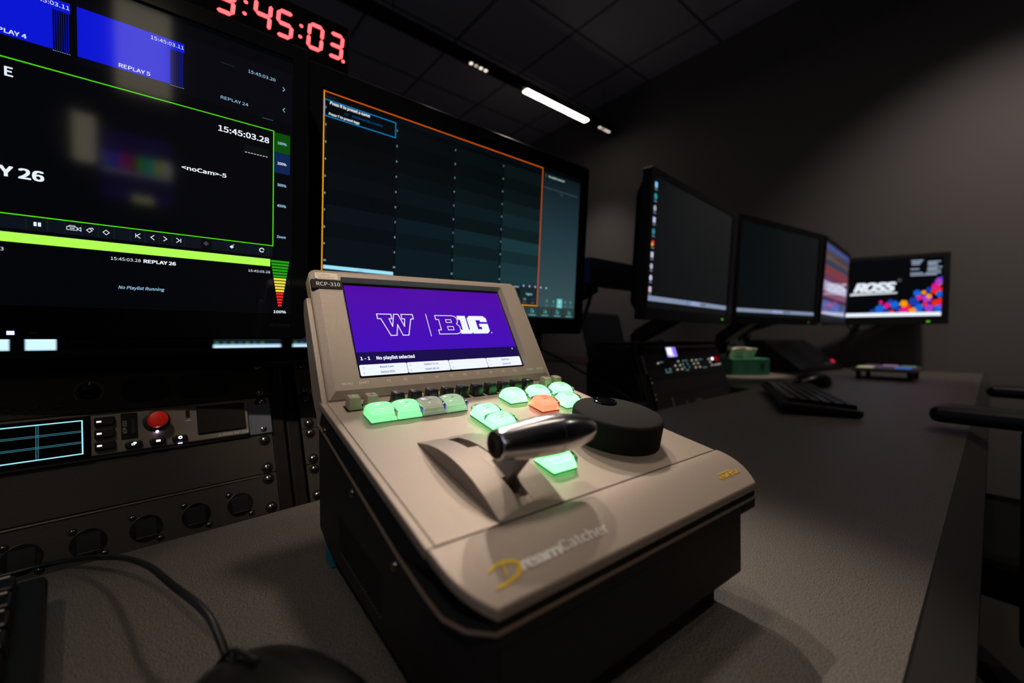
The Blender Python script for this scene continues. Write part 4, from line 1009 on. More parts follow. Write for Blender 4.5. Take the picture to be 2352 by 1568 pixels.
# bay 2, mostly behind the controller
rack(2, 'second slanted black rack bay directly behind the controller', 0.0, 0.465, 4, (0, 1))
def bay2_panel(i, name, label, m, cat='rack panel'):
    P = Vector(BAY[2][0]) + Euler(bay_rot(2)).to_matrix() @ Vector((0, 0, i * U1))
    e = empty(name, P, bay_rot(2), label=label, cat=cat)
    b = MB(); b.box(-0.009, 0.474, -0.001, 0.001, -0.0061, U1 - 0.0067, m, 0.0005, 1); b.build('face_plate', e)
    screws(e, [(0, 0), (0, U1 - 0.0127), (0.465, 0), (0.465, U1 - 0.0127)])
    return e
bay2_panel(0, 'blank_panel', 'bottom blank panel of the second rack behind the controller', RACKP)
bay2_panel(1, 'blank_panel', 'blank panel one above the bottom in the second rack', RACKP)
bay2_panel(2, 'blank_panel', 'blank panel two above the bottom in the second rack', RACKP)
sc_ = bay2_panel(3, 'router_panel', 'top rack panel right behind the controller with bright white lit keys', mat('router_grey', rgb(134, 136, 128), 0.45, 0.2), cat='router panel')
b = MB(); b.box(-0.0055, 0.009, -0.0022, -0.0011, 0.001, 0.0125, mat('yellow_olive', rgb(86, 82, 30), 0.5)); b.build('ear_mark', sc_, label='olive strip on the rack ear')
b = MB(); b.box(0.020, 0.468, -0.006, -0.001, -0.0055, 0.0375, BLACK, 0.001); b.build('key_field', sc_)
for j in range(2):
    for i in range(3):
        b = MB(); b.box(0.410 + i * 0.0220 + 0.001 + j * 0.0, 0.428 + i * 0.0220, -0.0100, -0.0055, 0.0030 + j * 0.0175, 0.0175 + j * 0.0175 - 0.001, mat('white_key', (0.8, 0.85, 0.9), 0.4, emit=(0.72, 0.90, 1.0), es=1.6), 0.0018); b.build('lit_key', sc_)

# lids on top of bays 1 and 2 (dark hood)
hd_ = empty('rack_hood', (0.10, 0.60, 0.890), (0, 0, R(8)), label='flat black hood over the rack bays below the touch monitors', cat='rack hood')
b = MB(); b.box(-0.70, 0.512, -0.030, 0.34, -0.004, 0.006, mat('hood_black', (0.0012, 0.0012, 0.0012), 0.9, spec=0.1), 0.002); b.build('lid', hd_)

# bay 3: turret with camera control / intercom panels
rack(3, 'free standing black slanted rack turret on the desk below the right monitors', 0.055 + 0.030, 0.55, 4)
def bay3_panel(i, name, label, m, cat, nu=1):
    P = Vector(BAY[3][0]) + Euler(bay_rot(3)).to_matrix() @ Vector((0, 0, i * U1))
    e = empty(name, P, bay_rot(3), label=label, cat=cat)
    b = MB(); b.box(0.078, 0.557, -0.001, 0.001, -0.0061, nu * U1 - 0.0067, m, 0.0005, 1); b.build('face_plate', e)
    screws(e, [(0.085, 0), (0.085, nu * U1 - 0.0127), (0.55, 0), (0.55, nu * U1 - 0.0127)])
    return e
cp_ = bay3_panel(0, 'connector_panel', 'panel with metal connectors at the foot of the turret', RACKP, 'rack panel')
for x in (0.16, 0.24, 0.30, 0.315, 0.33):
    b = MB(); b.box(x, x + 0.004, -0.006, -0.001, 0.002, 0.030 if x < 0.2 else 0.012, mat('steel', (0.55, 0.5, 0.44), 0.35, 1.0), 0.001, 1); b.build('metal_jack', cp_)
bay3_panel(1, 'blank_panel', 'blank panel on the turret below the lit key panel', RACKP, 'rack panel')
kp = bay3_panel(2, 'key_panel', 'turret panel dotted with small pale lit keys and a red lamp', BLACK, 'control panel')
o3 = 2 * U1
WAR = mat('warm_dot', (0.5, 0.5, 0.4), 0.5, emit=(0.78, 0.80, 0.62), es=0.55); TEA = mat('teal_dot', (0.1, 0.3, 0.3), 0.5, emit=(0.16, 0.34, 0.32), es=0.55)
def dot(par, x, z, r, m, nm):
    b = MB(); b.cyl((x, -0.001, z), r, 0.002, m, 'y', 10, None); o = b.build(nm, par); o.location = (0, -0.002, 0)
for i, (x, z) in enumerate([(0.142, 0.129), (0.261, 0.130), (0.236, 0.118), (0.266, 0.118), (0.242, 0.106), (0.272, 0.106), (0.351, 0.130), (0.381, 0.130), (0.358, 0.119), (0.387, 0.119), (0.363, 0.107), (0.394, 0.107), (0.474, 0.130), (0.479, 0.120), (0.486, 0.109), (0.512, 0.109), (0.533, 0.109), (0.550, 0.110)]):
    b = MB(); b.lathe([(0.0021, 0), (0.0020, 0.003), (0.0015, 0.0035), (0, 0.0035)], WAR, 12, rotm(90, 0, 0, (x, -0.001, z - o3))); b.build('round_key', kp)
b = MB()
for x, z, w in [(0.163, 0.1315, .020), (0.306, 0.131, .034), (0.288, 0.121, .008), (0.318, 0.121, .007), (0.293, 0.111, .008), (0.326, 0.111, .006), (0.416, 0.131, .028), (0.202, 0.109, .010), (0.178, 0.108, .006), (0.191, 0.101, .034), (0.306, 0.102, .022), (0.432, 0.104, .030)]:
    b.rect(x - w / 2, z - o3 - (0.0012 if w > 0.012 else 0.0028), x + w / 2, z - o3 + (0.0012 if w > 0.012 else 0.0028), TEA, 1, y=-0.001)
b.build('teal_legends', kp, fix=False)
b = MB(); b.lathe([(0.0042, 0), (0.004, 0.003), (0, 0.004)], mat('lilac_led', (0.6, 0.6, 1), 0.4, emit=(0.75, 0.7, 1.0), es=3), 14, rotm(90, 0, 0, (0.503, -0.001, 0.1300 - o3))); b.build('lilac_light', kp)
b = MB(); b.lathe([(0.0095, 0), (0.0090, 0.006), (0.006, 0.008), (0, 0.009)], mat('dark_red_knob', rgb(120, 10, 12), 0.4, emit=(0.25, 0.0, 0.0), es=0.5), 20, rotm(90, 0, 0, (0.532, -0.001, 0.1285 - o3))); b.build('red_knob', kp)
vp = bay3_panel(3, 'video_panel', 'top turret panel with a small bright violet and white picture', BLACK, 'control panel')
o3 = 3 * U1
b = MB(); b.box(0.196, 0.270, -0.0045, -0.001, 0.143 - o3 + 0.0, 0.174 - o3 - 0.0, BLACKG, 0.001)
b.rect(0.2030, 0.1445 - o3, 0.2600, 0.1725 - o3, scr('mini_violet', 150, 130, 255, 1.2), 1, y=-0.0045); b.rect(0.206, 0.1500 - o3, 0.236, 0.1725 - o3, scr('mini_white', 225, 225, 255, 1.4), 2, y=-0.0045); b.rect(0.245, 0.150 - o3, 0.252, 0.170 - o3, scr('mini_purple', 150, 60, 200), 2, y=-0.0045); b.rect(0.215, 0.1455 - o3, 0.240, 0.149 - o3, S_W, 3, y=-0.0045)
b.build('display', vp, fix=False)
hd3 = empty('rack_hood', (0.915, 0.60, 0.8960), (0, 0, R(3)), label='black lid and dark flank on the right hand turret', cat='rack hood')
b = MB(); b.box(0.040, 0.595, 0.012, 0.19, -0.004, 0.006, BLACKM, 0.002); b.build('lid', hd3)
b = MB(); b.prism([(0.02, -0.154), (0.02, -0.12), (0.055, -0.005), (0.19, -0.005), (0.19, -0.154)], 0.022, 0.038, BLACKM, bev=0.001); b.build('flank', hd3)

# ------------------------------------------------------------------ the four desktop monitors on arms, right of the turret
BZ2 = mat('desktop_bezel', rgb(20, 20, 21), 0.42)
S_DK = scr('desk_dark', 9, 14, 16); S_TBR = scr('taskbar', 128, 142, 168, 1.0); S_TBR2 = scr('taskbar_lit', 215, 225, 240, 1.1)
def led(par, x, z, c=(0.15, 0.55, 0.02), s=1.0, w=0.005):
    b = MB(); b.box(x - w, x + w, -0.0042, -0.003, z - 0.0022, z + 0.0022, mat('green_led_%d' % int(s * 100), (0.1, 0.5, 0.1), 0.4, emit=c, es=s), 0.001, 1); b.build('power_light', par)
mA = monitor('desktop_monitor', (0.843, 0.550, 0.950), 4, 3.7, -0.006, 0.532, 0.0065, 0.349, 0.006, 0.492, 0.034, 0.332, 'nearest desktop monitor with a column of icons on dark screen', BZ2, depth=0.06)
b = MB(); b.rect(0.006, 0.034, 0.492, 0.332, S_DK, 0); b.rect(0.006, 0.0500, 0.486, 0.0620, S_TBR, 2)
b.rect(0.240, 0.0505, 0.300, 0.0618, scr('task_pale', 150, 160, 200), 3); b.rect(0.212, 0.052, 0.222, 0.060, S_CY, 3); b.rect(0.285, 0.0535, 0.335, 0.0585, scr('task_text', 90, 100, 110), 3); b.rect(0.006, 0.054, 0.010, 0.060, S_RED, 3)
icol = [((130, 190, 240), None), ((30, 160, 150), (30, 90, 190)), ((150, 160, 180), None), ((180, 190, 230), None), ((40, 130, 150), None), ((210, 60, 40), (220, 190, 60)), ((190, 190, 215), None), ((170, 170, 200), None), ((190, 190, 230), None), ((210, 180, 200), None)]
for i, (c1, c2) in enumerate(icol):
    z = 0.3120 - i * 0.0262; m_ = scr('icon_a%d' % i, *c1)
    if i % 3 == 0: b.rect(0.0120, z - 0.0062, 0.0240, z + 0.0062, m_, 2)
    else: b.poly([(0.018 + 0.0066 * math.cos(R(a)), z + 0.0068 * math.sin(R(a))) for a in range(0, 360, 30)], m_, 2)
    if c2: b.poly([(0.0150 + 0.0038 * math.cos(R(a)), z - 0.003 + 0.004 * math.sin(R(a))) for a in range(0, 360, 30)], scr('icon_b%d' % i, *c2), 3)
    b.rect(0.0120, z - 0.0116, 0.0245, z - 0.0094, scr('icon_lbl', 120, 126, 136), 2)
b.build('display', mA, label='dark desktop with icon column and pale taskbar', fix=False); led(mA, 0.454, 0.0205, s=0.7)
mB = monitor('desktop_monitor', (1.444, 0.582, 0.950), -8.5, 3.7, -0.052, 0.505, 0.012, 0.358, -0.036, 0.473, 0.036, 0.336, 'second desktop monitor, empty dark screen with pale taskbar', BZ2, depth=0.06)
b = MB(); b.rect(-0.036, 0.036, 0.473, 0.336, S_DK, 0); b.rect(-0.036, 0.0490, 0.470, 0.0610, S_TBR, 2); b.rect(0.18, 0.0495, 0.25, 0.0608, scr('task_pale', 150, 160, 200), 3); b.rect(0.245, 0.053, 0.300, 0.058, scr('task_text', 90, 100, 110), 3); b.rect(-0.036, 0.053, -0.031, 0.059, S_RED, 3)
b.build('display', mB, label='empty dark desktop', fix=False); led(mB, 0.430, 0.0230, s=0.15)
mC = monitor('desktop_monitor', (2.155, 0.530, 0.950), 4, 3.7, -0.140, 0.410, 0.025, 0.370, -0.125, 0.395, 0.062, 0.350, 'third desktop monitor half hidden, pink and blue striped picture', BZ2, depth=0.05)
b = MB(); b.rect(-0.125, 0.062, 0.395, 0.350, scr('c_navy', 36, 44, 84), 0)
for z0, z1, c in ((0.325, 0.345, (60, 74, 130)), (0.300, 0.325, (70, 60, 70)), (0.285, 0.300, (92, 74, 60)), (0.262, 0.285, (52, 60, 84)), (0.225, 0.262, (120, 58, 66)), (0.200, 0.225, (104, 56, 84)), (0.160, 0.200, (156, 150, 180)), (0.135, 0.160, (128, 84, 112)), (0.120, 0.135, (70, 48, 70)), (0.075, 0.120, (84, 86, 124)), (0.062, 0.075, (110, 120, 160))):
    b.rect(-0.125, z0, 0.395, z1, scr('c_%d' % int(z0 * 1000), *c), 1)
b.line([(0.27, 0.078), (0.28, 0.100), (0.31, 0.118)], 0.008, scr('c_dark', 20, 22, 44), 2)
b.build('display', mC, label='soft pink, grey and blue bands', fix=False)
mD = monitor('desktop_monitor', (2.785, 0.742, 0.950), -65, 3.7, 0.040, 0.555, 0.034, 0.392, 0.060, 0.528, 0.070, 0.370, 'far desktop monitor by the end wall with white logo and colourful shapes', BZ2, depth=0.05)
b = MB(); b.rect(0.060, 0.070, 0.528, 0.370, scr('d_black', 4, 5, 9), 0); b.rect(0.060, 0.0770, 0.526, 0.0960, scr('d_bar', 225, 235, 250, 1.15), 2)
b.text('ROSS', 0.178, 0.2080, 0.0430, S_W, 2, width=0.168, bold=0.022, shear=0.30, spacing=0.95)
b.poly([(0.158, 0.1900), (0.352, 0.1950), (0.356, 0.2010), (0.162, 0.2000)], S_W, 2); b.line([(0.362 + 0.006 * math.cos(R(a)), 0.262 + 0.006 * math.sin(R(a))) for a in range(0, 361, 40)], 0.0025, S_GRY, 2)
dl = scr('d_text', 150, 165, 185)
for x0, x1, z in ((0.406, 0.452, 0.354), (0.408, 0.446, 0.345), (0.408, 0.440, 0.336), (0.470, 0.518, 0.345), (0.470, 0.505, 0.337), (0.470, 0.508, 0.329), (0.404, 0.438, 0.312), (0.470, 0.524, 0.317), (0.468, 0.505, 0.309), (0.470, 0.520, 0.301), (0.404, 0.452, 0.291), (0.462, 0.520, 0.289), (0.404, 0.505, 0.281)): b.rect(x0, z, x1, z + 0.0055, dl, 2)
pal = {'b': (20, 100, 215), 'd': (24, 60, 170), 'm': (228, 20, 140), 'o': (245, 155, 20), 'r': (230, 40, 30), 'p': (160, 60, 200)}
for i, (X, Y, r_, c) in enumerate([(480, 690, 34, 'd'), (560, 665, 58, 'b'), (620, 685, 34, 'd'), (566, 590, 24, 'm'), (630, 625, 36, 'm'), (665, 585, 30, 'd'), (710, 620, 52, 'b'), (735, 665, 28, 'd'), (680, 690, 24, 'r'), (800, 610, 46, 'o'), (840, 650, 38, 'r'), (800, 685, 46, 'm'), (890, 690, 46, 'o'), (900, 590, 54, 'd'), (930, 505, 40, 'b'), (995, 500, 26, 'o'), (1045, 475, 34, 'd'), (950, 550, 36, 'm'), (1030, 560, 56, 'p'), (1045, 540, 30, 'o'), (950, 655, 50, 'b'), (1010, 620, 30, 'r'), (1050, 660, 48, 'p'), (1105, 440, 40, 'm'), (1140, 390, 46, 'p'), (1145, 410, 26, 'o'), (1175, 360, 30, 'd'), (1100, 490, 40, 'r'), (1150, 475, 36, 'r'), (1150, 520, 40, 'b'), (1110, 610, 44, 'r'), (1155, 590, 36, 'r'), (1140, 665, 44, 'b'), (1165, 640, 26, 'p')]):
    x = 0.1174 + (X - 130) / 1040 * 0.41; z = 0.097 + (700 - Y) / 550 * 0.27; r = r_ / 1040 * 0.41; n_ = 5 + i % 3
    b.poly([(min(0.527, x + r * math.cos(R(37 * i + 360 * q / n_))), max(0.0965, z + r * 1.1 * math.sin(R(37 * i + 360 * q / n_)))) for q in range(n_)], scr('pal_' + c, *pal[c]), 3 + i % 5)
b.build('display', mD, label='black picture with white logo and coloured pebbles', fix=False); led(mD, 0.478, 0.0480, c=(0.20, 0.75, 0.02), s=0.9, w=0.0065)
b = MB(); b.tube([(0.15, 0.03, 0.05), (0.17, 0.03, 0.015), (0.22, 0.03, 0.000), (0.27, 0.03, 0.010), (0.30, 0.03, 0.05)], 0.004, BLACK, 8); b.build('cable', mD, label='black cable looping below')

ARMB = mat('arm_navy', rgb(24, 30, 52), 0.45, 0.2); ARMK = mat('arm_black', rgb(15, 15, 17), 0.4, 0.2); ARME = mat('arm_edge', rgb(150, 132, 116), 0.4, 0.3); CAPB = mat('arm_blue_cap', rgb(20, 62, 120), 0.4)
def gas_arm(px, py, label, p_el, p_mon, hz=0.0, name='monitor_arm'):
    """column on the desk, lower arm to an elbow, gas arm up to the monitor plate (world coordinates)"""
    e = empty(name, (px, py, DZ), label=label, cat='monitor arm')
    W = lambda p: Vector(p) - Vector((px, py, DZ))
    b = MB(); b.box(-0.05, 0.05, -0.04, 0.05, 0, 0.012, ARMK, 0.004); b.build('clamp_base', e)
    b = MB(); b.cyl((0, 0, 0.011), 0.017, W(p_el).z + 0.01, ARMK); b.build('column', e)
    def beam(a, c, w, h, m, nm, lab=None):
        a, c = Vector(a), Vector(c); d = (c - a); L_ = d.length; M_ = Matrix.Translation(a) @ d.to_track_quat('X', 'Z').to_matrix().to_4x4()
        b = MB(); b.box(0, L_, -w / 2, w / 2, -h / 2, h / 2, m, 0.006, 2, M_); o = b.build(nm, e, label=lab)
        return M_, L_, o
    beam((0, 0, W(p_el).z), W(p_el), 0.045, 0.035, ARMK, 'lower_arm')
    b = MB(); b.cyl(W(p_el) - Vector((0, 0, 0.03)), 0.024, 0.075, ARMK); b.build('elbow', e)
    M_, L_, o = beam(W(p_el) + Vector((0, 0, 0.03)), W(p_mon), 0.050, 0.045, ARMK, 'gas_arm')
    b = MB(); b.box(0.01, L_ - 0.01, -0.025, 0.025, 0.0225, 0.0245, ARME, 0.001, 1, M_); b.build('top_cover', e, label='pale top cover of the gas arm')
    return e, W
ea, Wa = gas_arm(1.02, 1.10, 'black gas spring arm left of the nearest desktop monitor, navy crossbar', (0.92, 0.95, 0.965), (0.892, 0.745, 1.060))
b = MB(); b.box(-0.162, 0.08, -0.38, -0.335, 0.316, 0.387, ARMB, 0.003); b.build('crossbar', ea, label='navy crossbar to the monitor')
b = MB(); b.box(-0.1665, -0.1625, -0.379, -0.336, 0.318, 0.385, CAPB, 0.001); b.build('end_cap', ea, label='blue end cap')
b = MB(); b.tube([(-0.11, -0.345, 0.315), (-0.125, -0.34, 0.26), (-0.15, -0.33, 0.21), (-0.18, -0.25, 0.195)], 0.005, BLACK, 8); b.build('cable', ea)
gas_arm(1.62, 0.98, 'black gas spring arm under the nearest desktop monitor', (1.28, 0.86, 0.885), (1.30, 0.66, 1.02))
gas_arm(2.22, 0.95, 'black gas spring arm under the second desktop monitor', (1.88, 0.84, 0.875), (1.80, 0.66, 1.01))
gas_arm(2.92, 1.14, 'black gas spring arm below the striped third monitor', (2.62, 1.05, 0.93), (2.34, 0.625, 1.06))
e = empty('wall_bracket', (3.165, 0.56, 1.13), label='black bracket holding the far monitor to the end wall', cat='bracket')
b = MB(); b.box(-0.012, 0.012, -0.06, 0.06, -0.10, 0.10, ARMK, 0.004); b.build('wall_plate', e)
b = MB(); b.tube([(0, 0, 0), (-0.10, -0.02, 0), (-0.19, -0.045, 0)], 0.016, ARMK, 10, True, None, 4); b.build('arm', e)
# navy slanted panel behind the elbow
e = empty('tilted_tablet', (1.20, 0.90, DZ), (R(-14), 0, R(8)), label='dark navy slanted flat panel standing behind the turret', cat='tablet')
b = MB(); b.box(-0.11, 0.16, 0, 0.012, 0.0, 0.272, mat('navy_panel', rgb(20, 25, 42), 0.5), 0.008); b.build('shell', e)
b = MB(); b.box(0.0, 0.05, 0.012, 0.06, 0.0, 0.02, ARMK, 0.003); b.build('foot', e)
# light metal tray with lilac lamps
e = empty('cable_tray', (0.755, 0.84, 0.862), (0, R(6), R(-8)), label='pale metal tray with small violet lamps behind the controller', cat='tray')
b = MB(); b.box(-0.10, 0.16, -0.05, 0.07, -0.006, 0.004, mat('tray_metal', rgb(150, 130, 140), 0.4, 0.3), 0.003); b.box(-0.10, 0.16, -0.052, -0.046, -0.004, 0.016, mat('tray_metal', rgb(150, 130, 140), 0.4, 0.3), 0.002)
b.build('tray', e)
b = MB(); b.cyl((0, 0.03, -0.122), 0.012, 0.117, ARMK); b.build('stem', e)
for x, y in ((-0.02, 0.0), (0.13, -0.04)):
    b = MB(); b.lathe([(0.004, 0), (0.004, 0.004), (0, 0.006)], mat('lilac_led', (0.6, 0.6, 1), 0.4, emit=(0.75, 0.7, 1.0), es=3), 12, Matrix.Translation((x, y, 0.0045))); b.build('lilac_lamp', e)
b = MB(); b.lathe([(0.008, 0), (0.008, 0.004), (0, 0.006)], mat('violet_lamp', (0.4, 0.1, 0.8), 0.4, emit=(0.35, 0.12, 1.0), es=1.2), 12, Matrix.Translation((0.03, 0.03, 0.0045))); b.build('violet_lamp', e)
# thin black cable with plug lying from the router panel
e = empty('headset_cable', (0.76, 0.72, DZ), label='thin black cable drooping to a plug behind the jog wheel', cat='cable')
b = MB(); b.tube([(-0.05, 0.04, 0.150), (0.02, 0.02, 0.115), (0.08, -0.03, 0.070), (0.13, -0.085, 0.030), (0.135, -0.11, 0.008)], 0.0028, BLACK, 8); b.build('cord', e)
b = MB(); b.box(0.110, 0.155, -0.135, -0.108, 0.0, 0.016, mat('plug', rgb(46, 46, 54), 0.3), 0.005); b.build('plug', e)

# ------------------------------------------------------------------ things on the right part of the desk
def keyboard(name, loc, rz, w, d, label, tilt=4, rows=6, keys=15, hh=0.020, edge=False):
    e = empty(name, loc, (R(tilt), 0, R(rz)), label=label, cat='keyboard')
    KM = mat('keyboard_shell', rgb(20, 19, 19), 0.4); KK = mat('keyboard_keys', rgb(26, 25, 26), 0.2)
    b = MB(); b.box(0, w, 0, d, 0, hh * 0.6, KM, 0.004); b.build('shell', e)
    x0, x1 = 0.010, w - 0.010; pitch = (x1 - x0) / keys; pz = (d - 0.018) / rows
    proto = None
    for r_ in range(rows):
        c = 0
        while c < keys:
            span = 1
            if r_ == 0 and c == 3: span = 6
            b = MB(); b.frustum(0, pitch * span - 0.0016, 0, pz - 0.0018, 0, hh * 0.42, 0.0016, 0.0018, KK, 0.0008, 1)
            if edge: b.box(0.0030, pitch * span - 0.0048, pz - 0.0050, pz - 0.0040, hh * 0.42 - 0.0001, hh * 0.42 + 0.0002, mat('key_highlight', rgb(250, 236, 220), 0.2))  # pale strip paints a highlight near the key's back edge
            if proto is None or span != 1:
                o = b.build('key', e)
                if span == 1: proto = o
            else:
                o = proto.copy(); COL.objects.link(o)
            o.location = (x0 + c * pitch, 0.009 + r_ * pz, hh * 0.6 - 0.0008)
            c += span
    return e
keyboard('computer_keyboard', (1.150, 0.215, DZ + 0.0015), 25, 0.47, 0.150, 'black keyboard lying askew on the desk below the desktop monitors', tilt=5, hh=0.026)
def mouse(name, loc, rz, s, label, cord=None, m=None):
    e = empty(name, loc, (0, 0, R(rz)), label=label, cat='mouse')
    m = m or mat('mouse_black', rgb(17, 16, 17), 0.3)
    nu_, nv = 24, 12; V = []; F = []
    for j in range(nv + 1):
        ph = j / nv * PI / 2
        for i in range(nu_):
            a = 2 * PI * i / nu_
            ca, sa = math.cos(a), math.sin(a)
            rx = 0.031 * (1 - 0.10 * sa) * (abs(ca) ** 0.85) * (1 if ca > 0 else -1); ry = 0.056 * (abs(sa) ** 0.85) * (1 if sa > 0 else -1)
            k = math.cos(ph) ** 0.62
            V.append((rx * k * s, (ry * k - 0.006 * math.sin(ph)) * s, (0.004 + 0.034 * math.sin(ph) ** 0.9 * (1 - 0.18 * ry * k / 0.056)) * s))
    for j in range(nv):
        for i in range(nu_): q = (i + 1) % nu_; F.append((j * nu_ + i, j * nu_ + q, (j + 1) * nu_ + q, (j + 1) * nu_ + i))
    F.append(tuple(range(nu_)))
    b = MB(); b.add(V, F, m, True); b.lathe([(0.028 * s, 0), (0.029 * s, 0.004 * s)], m, 24, Matrix.Scale(1.75, 4, (0, 1, 0))); b.build('shell', e)
    b = MB(); b.tube([(0, 0.053 * s, 0.016 * s), (0, 0.035 * s, 0.0315 * s), (0, 0.012 * s, 0.0375 * s)], 0.0011 * s, BLACKM, 6); b.build('button_seam', e)
    b = MB(); b.lathe([(0.0, -0.003), (0.007, -0.003), (0.0078, 0), (0.007, 0.003), (0, 0.003)], BLACKM, 20, Matrix.Translation((0, 0.030 * s, 0.0245 * s)) @ rotm(0, 90)); b.build('scroll_wheel', e)
    if cord:
        b = MB(); Mi = (Matrix.Translation(loc) @ Euler((0, 0, R(rz))).to_matrix().to_4x4()).inverted()
        b.tube([Mi @ Vector(p) for p in cord], 0.0019, mat('cord_black', rgb(20, 19, 19), 0.4), 10, True, None, 10); b.build('cord', e)
    return e
mouse('computer_mouse', (1.76, 0.475, DZ), 70, 1.35, 'black mouse on the desk beyond the keyboard')
# tissue box
e = empty('tissue_box', (2.141, 0.853, DZ), (0, 0, R(-37)), label='green tissue box with a white tissue sticking out of it', cat='tissue box')
b = MB(); b.box(-0.09, 0.09, -0.06, 0.06, 0, 0.078, mat('tissue_green', rgb(48, 122, 88), 0.6, var=0.25, vscale=30), 0.002); b.build('box', e)
b = MB(); b.box(0.045, 0.065, -0.0606, -0.0598, 0.030, 0.060, mat('box_print', rgb(14, 60, 50), 0.6), 0.0); b.build('box_print', e, label='dark emblem on the box')
b = MB(); V = []; F = []
nn = 12
for j in range(7):
    t = j / 6
    for i in range(nn + 1):
        x = -0.078 + 0.125 * i / nn * (1 - 0.10 * t) + 0.012 * t; V.append((x, 0.030 * t * math.sin(i * 0.9) * 0.5 - 0.02 * t, 0.077 + 0.055 * t * (1 - 0.25 * abs(i / nn - 0.45))))
for j in range(6):
    for i in range(nn): a = j * (nn + 1) + i; F.append((a, a + 1, a + nn + 2, a + nn + 1))
b.add(V, F, mat('tissue', rgb(236, 222, 206), 0.8), True); o = b.build('tissue', e, label='white tissue'); mo = o.modifiers.new('s', 'SOLIDIFY'); mo.thickness = 0.0012
# far control wedge
def wedge_unit(loc, rz, w, d, h, label):
    e = empty('control_wedge', loc, (0, 0, R(rz)), label=label, cat='control unit')
    b = MB(); b.prism([(0, 0), (0, 0.02), (d * 0.75, h), (d, h), (d, 0)], 0, w, BLACK, bev=0.004); b.build('case', e)
    Ms = rotm(math.degrees(math.atan2(h - 0.02, d * 0.75)) - 90, 0, 0, (0, 0, 0.02))
    b = MB(); b.rect(0.02, 0.05, w - 0.05, 0.075, mat('dull_glass', rgb(26, 30, 44), 0.2), 3, Ms); b.build('window', e)
    b = MB(); b.lathe([(0.011, 0), (0.010, 0.006), (0, 0.009)], mat('red_lamp', (0.5, 0, 0.1), 0.4, emit=(0.6, 0.01, 0.06), es=0.9), 16, Ms @ rotm(90, 0, 0, (w - 0.035, -0.001, 0.045))); b.build('red_lamp', e)
    b = MB(); 
    for i in range(5): b.rect(w - 0.14 + i * 0.022, 0.028, w - 0.128 + i * 0.022, 0.032, mat('dim_green_dots', (0.05, 0.2, 0.05), 0.5, emit=(0.06, 0.16, 0.05), es=0.4), 3, Ms)
    b.build('key_row', e, fix=False)
    return e
wedge_unit((2.42, 0.70, DZ), -10, 0.44, 0.26, 0.165, 'black wedge shaped control unit with one red lamp beyond the tissue box')
# small macro deck with picture keys
e = empty('macro_keypad', (2.26, 0.465, DZ + 0.034), (0, 0, R(-88)), label='low grey keypad with pastel picture keys near the far monitor', cat='keypad')
b = MB(); b.box(0, 0.20, 0, 0.26, 0.0, 0.016, mat('keypad_grey', rgb(104, 98, 98), 0.4), 0.005); b.build('case', e)
for p in ((0.02, 0.02), (0.18, 0.02), (0.02, 0.24), (0.18, 0.24)):
    b = MB(); b.cyl((p[0], p[1], -0.034), 0.009, 0.035, BLACKM); b.build('foot', e)
pk = [(190, 200, 110), (220, 150, 200), (120, 180, 130), (60, 50, 60), (150, 100, 80), (60, 80, 130), (190, 150, 200), (70, 70, 90), (60, 70, 80), (110, 80, 80), (70, 100, 160), (60, 60, 70), (70, 70, 80), (60, 60, 70), (70, 130, 230)]
q = 0
for i in range(5):
    for j in range(3):
        c = pk[(q * 7) % 15]; q += 1
        x, y = 0.014 + j * 0.060, 0.018 + i * 0.047
        b = MB(); b.box(x, x + 0.050, y, y + 0.038, 0.0155, 0.0195, scr('key_pic_%d' % q, *[v * 0.8 for v in c], rough=0.3), 0.002, 1); b.build('picture_key', e)

# ------------------------------------------------------------------ foreground left: keyboard, mouse and its cord
e = keyboard('corner_keyboard', (-0.476, 0.198, DZ + 0.004), 7.5, 0.440, 0.142, 'black keyboard at the bottom left corner with highlights painted on its keys', tilt=2.5, keys=18, hh=0.024, edge=True)
b = MB(); b.box(0.404, 0.418, 0.124, 0.130, 0.0145, 0.0155, mat('orange_led', (0.8, 0.3, 0.1), 0.4, emit=(1, 0.35, 0.12), es=0.8)); b.build('indicator_light', e)
mouse('computer_mouse', (0.032, 0.188, DZ), 14, 1.08, 'large black mouse in the foreground with its cord curving left',
      cord=[(0.0235, 0.244, 0.7555), (0.0165, 0.264, 0.772), (0.003, 0.296, 0.778), (-0.011, 0.356, 0.770), (-0.032, 0.416, 0.757), (-0.068, 0.461, 0.7455), (-0.13, 0.460, 0.7425)])

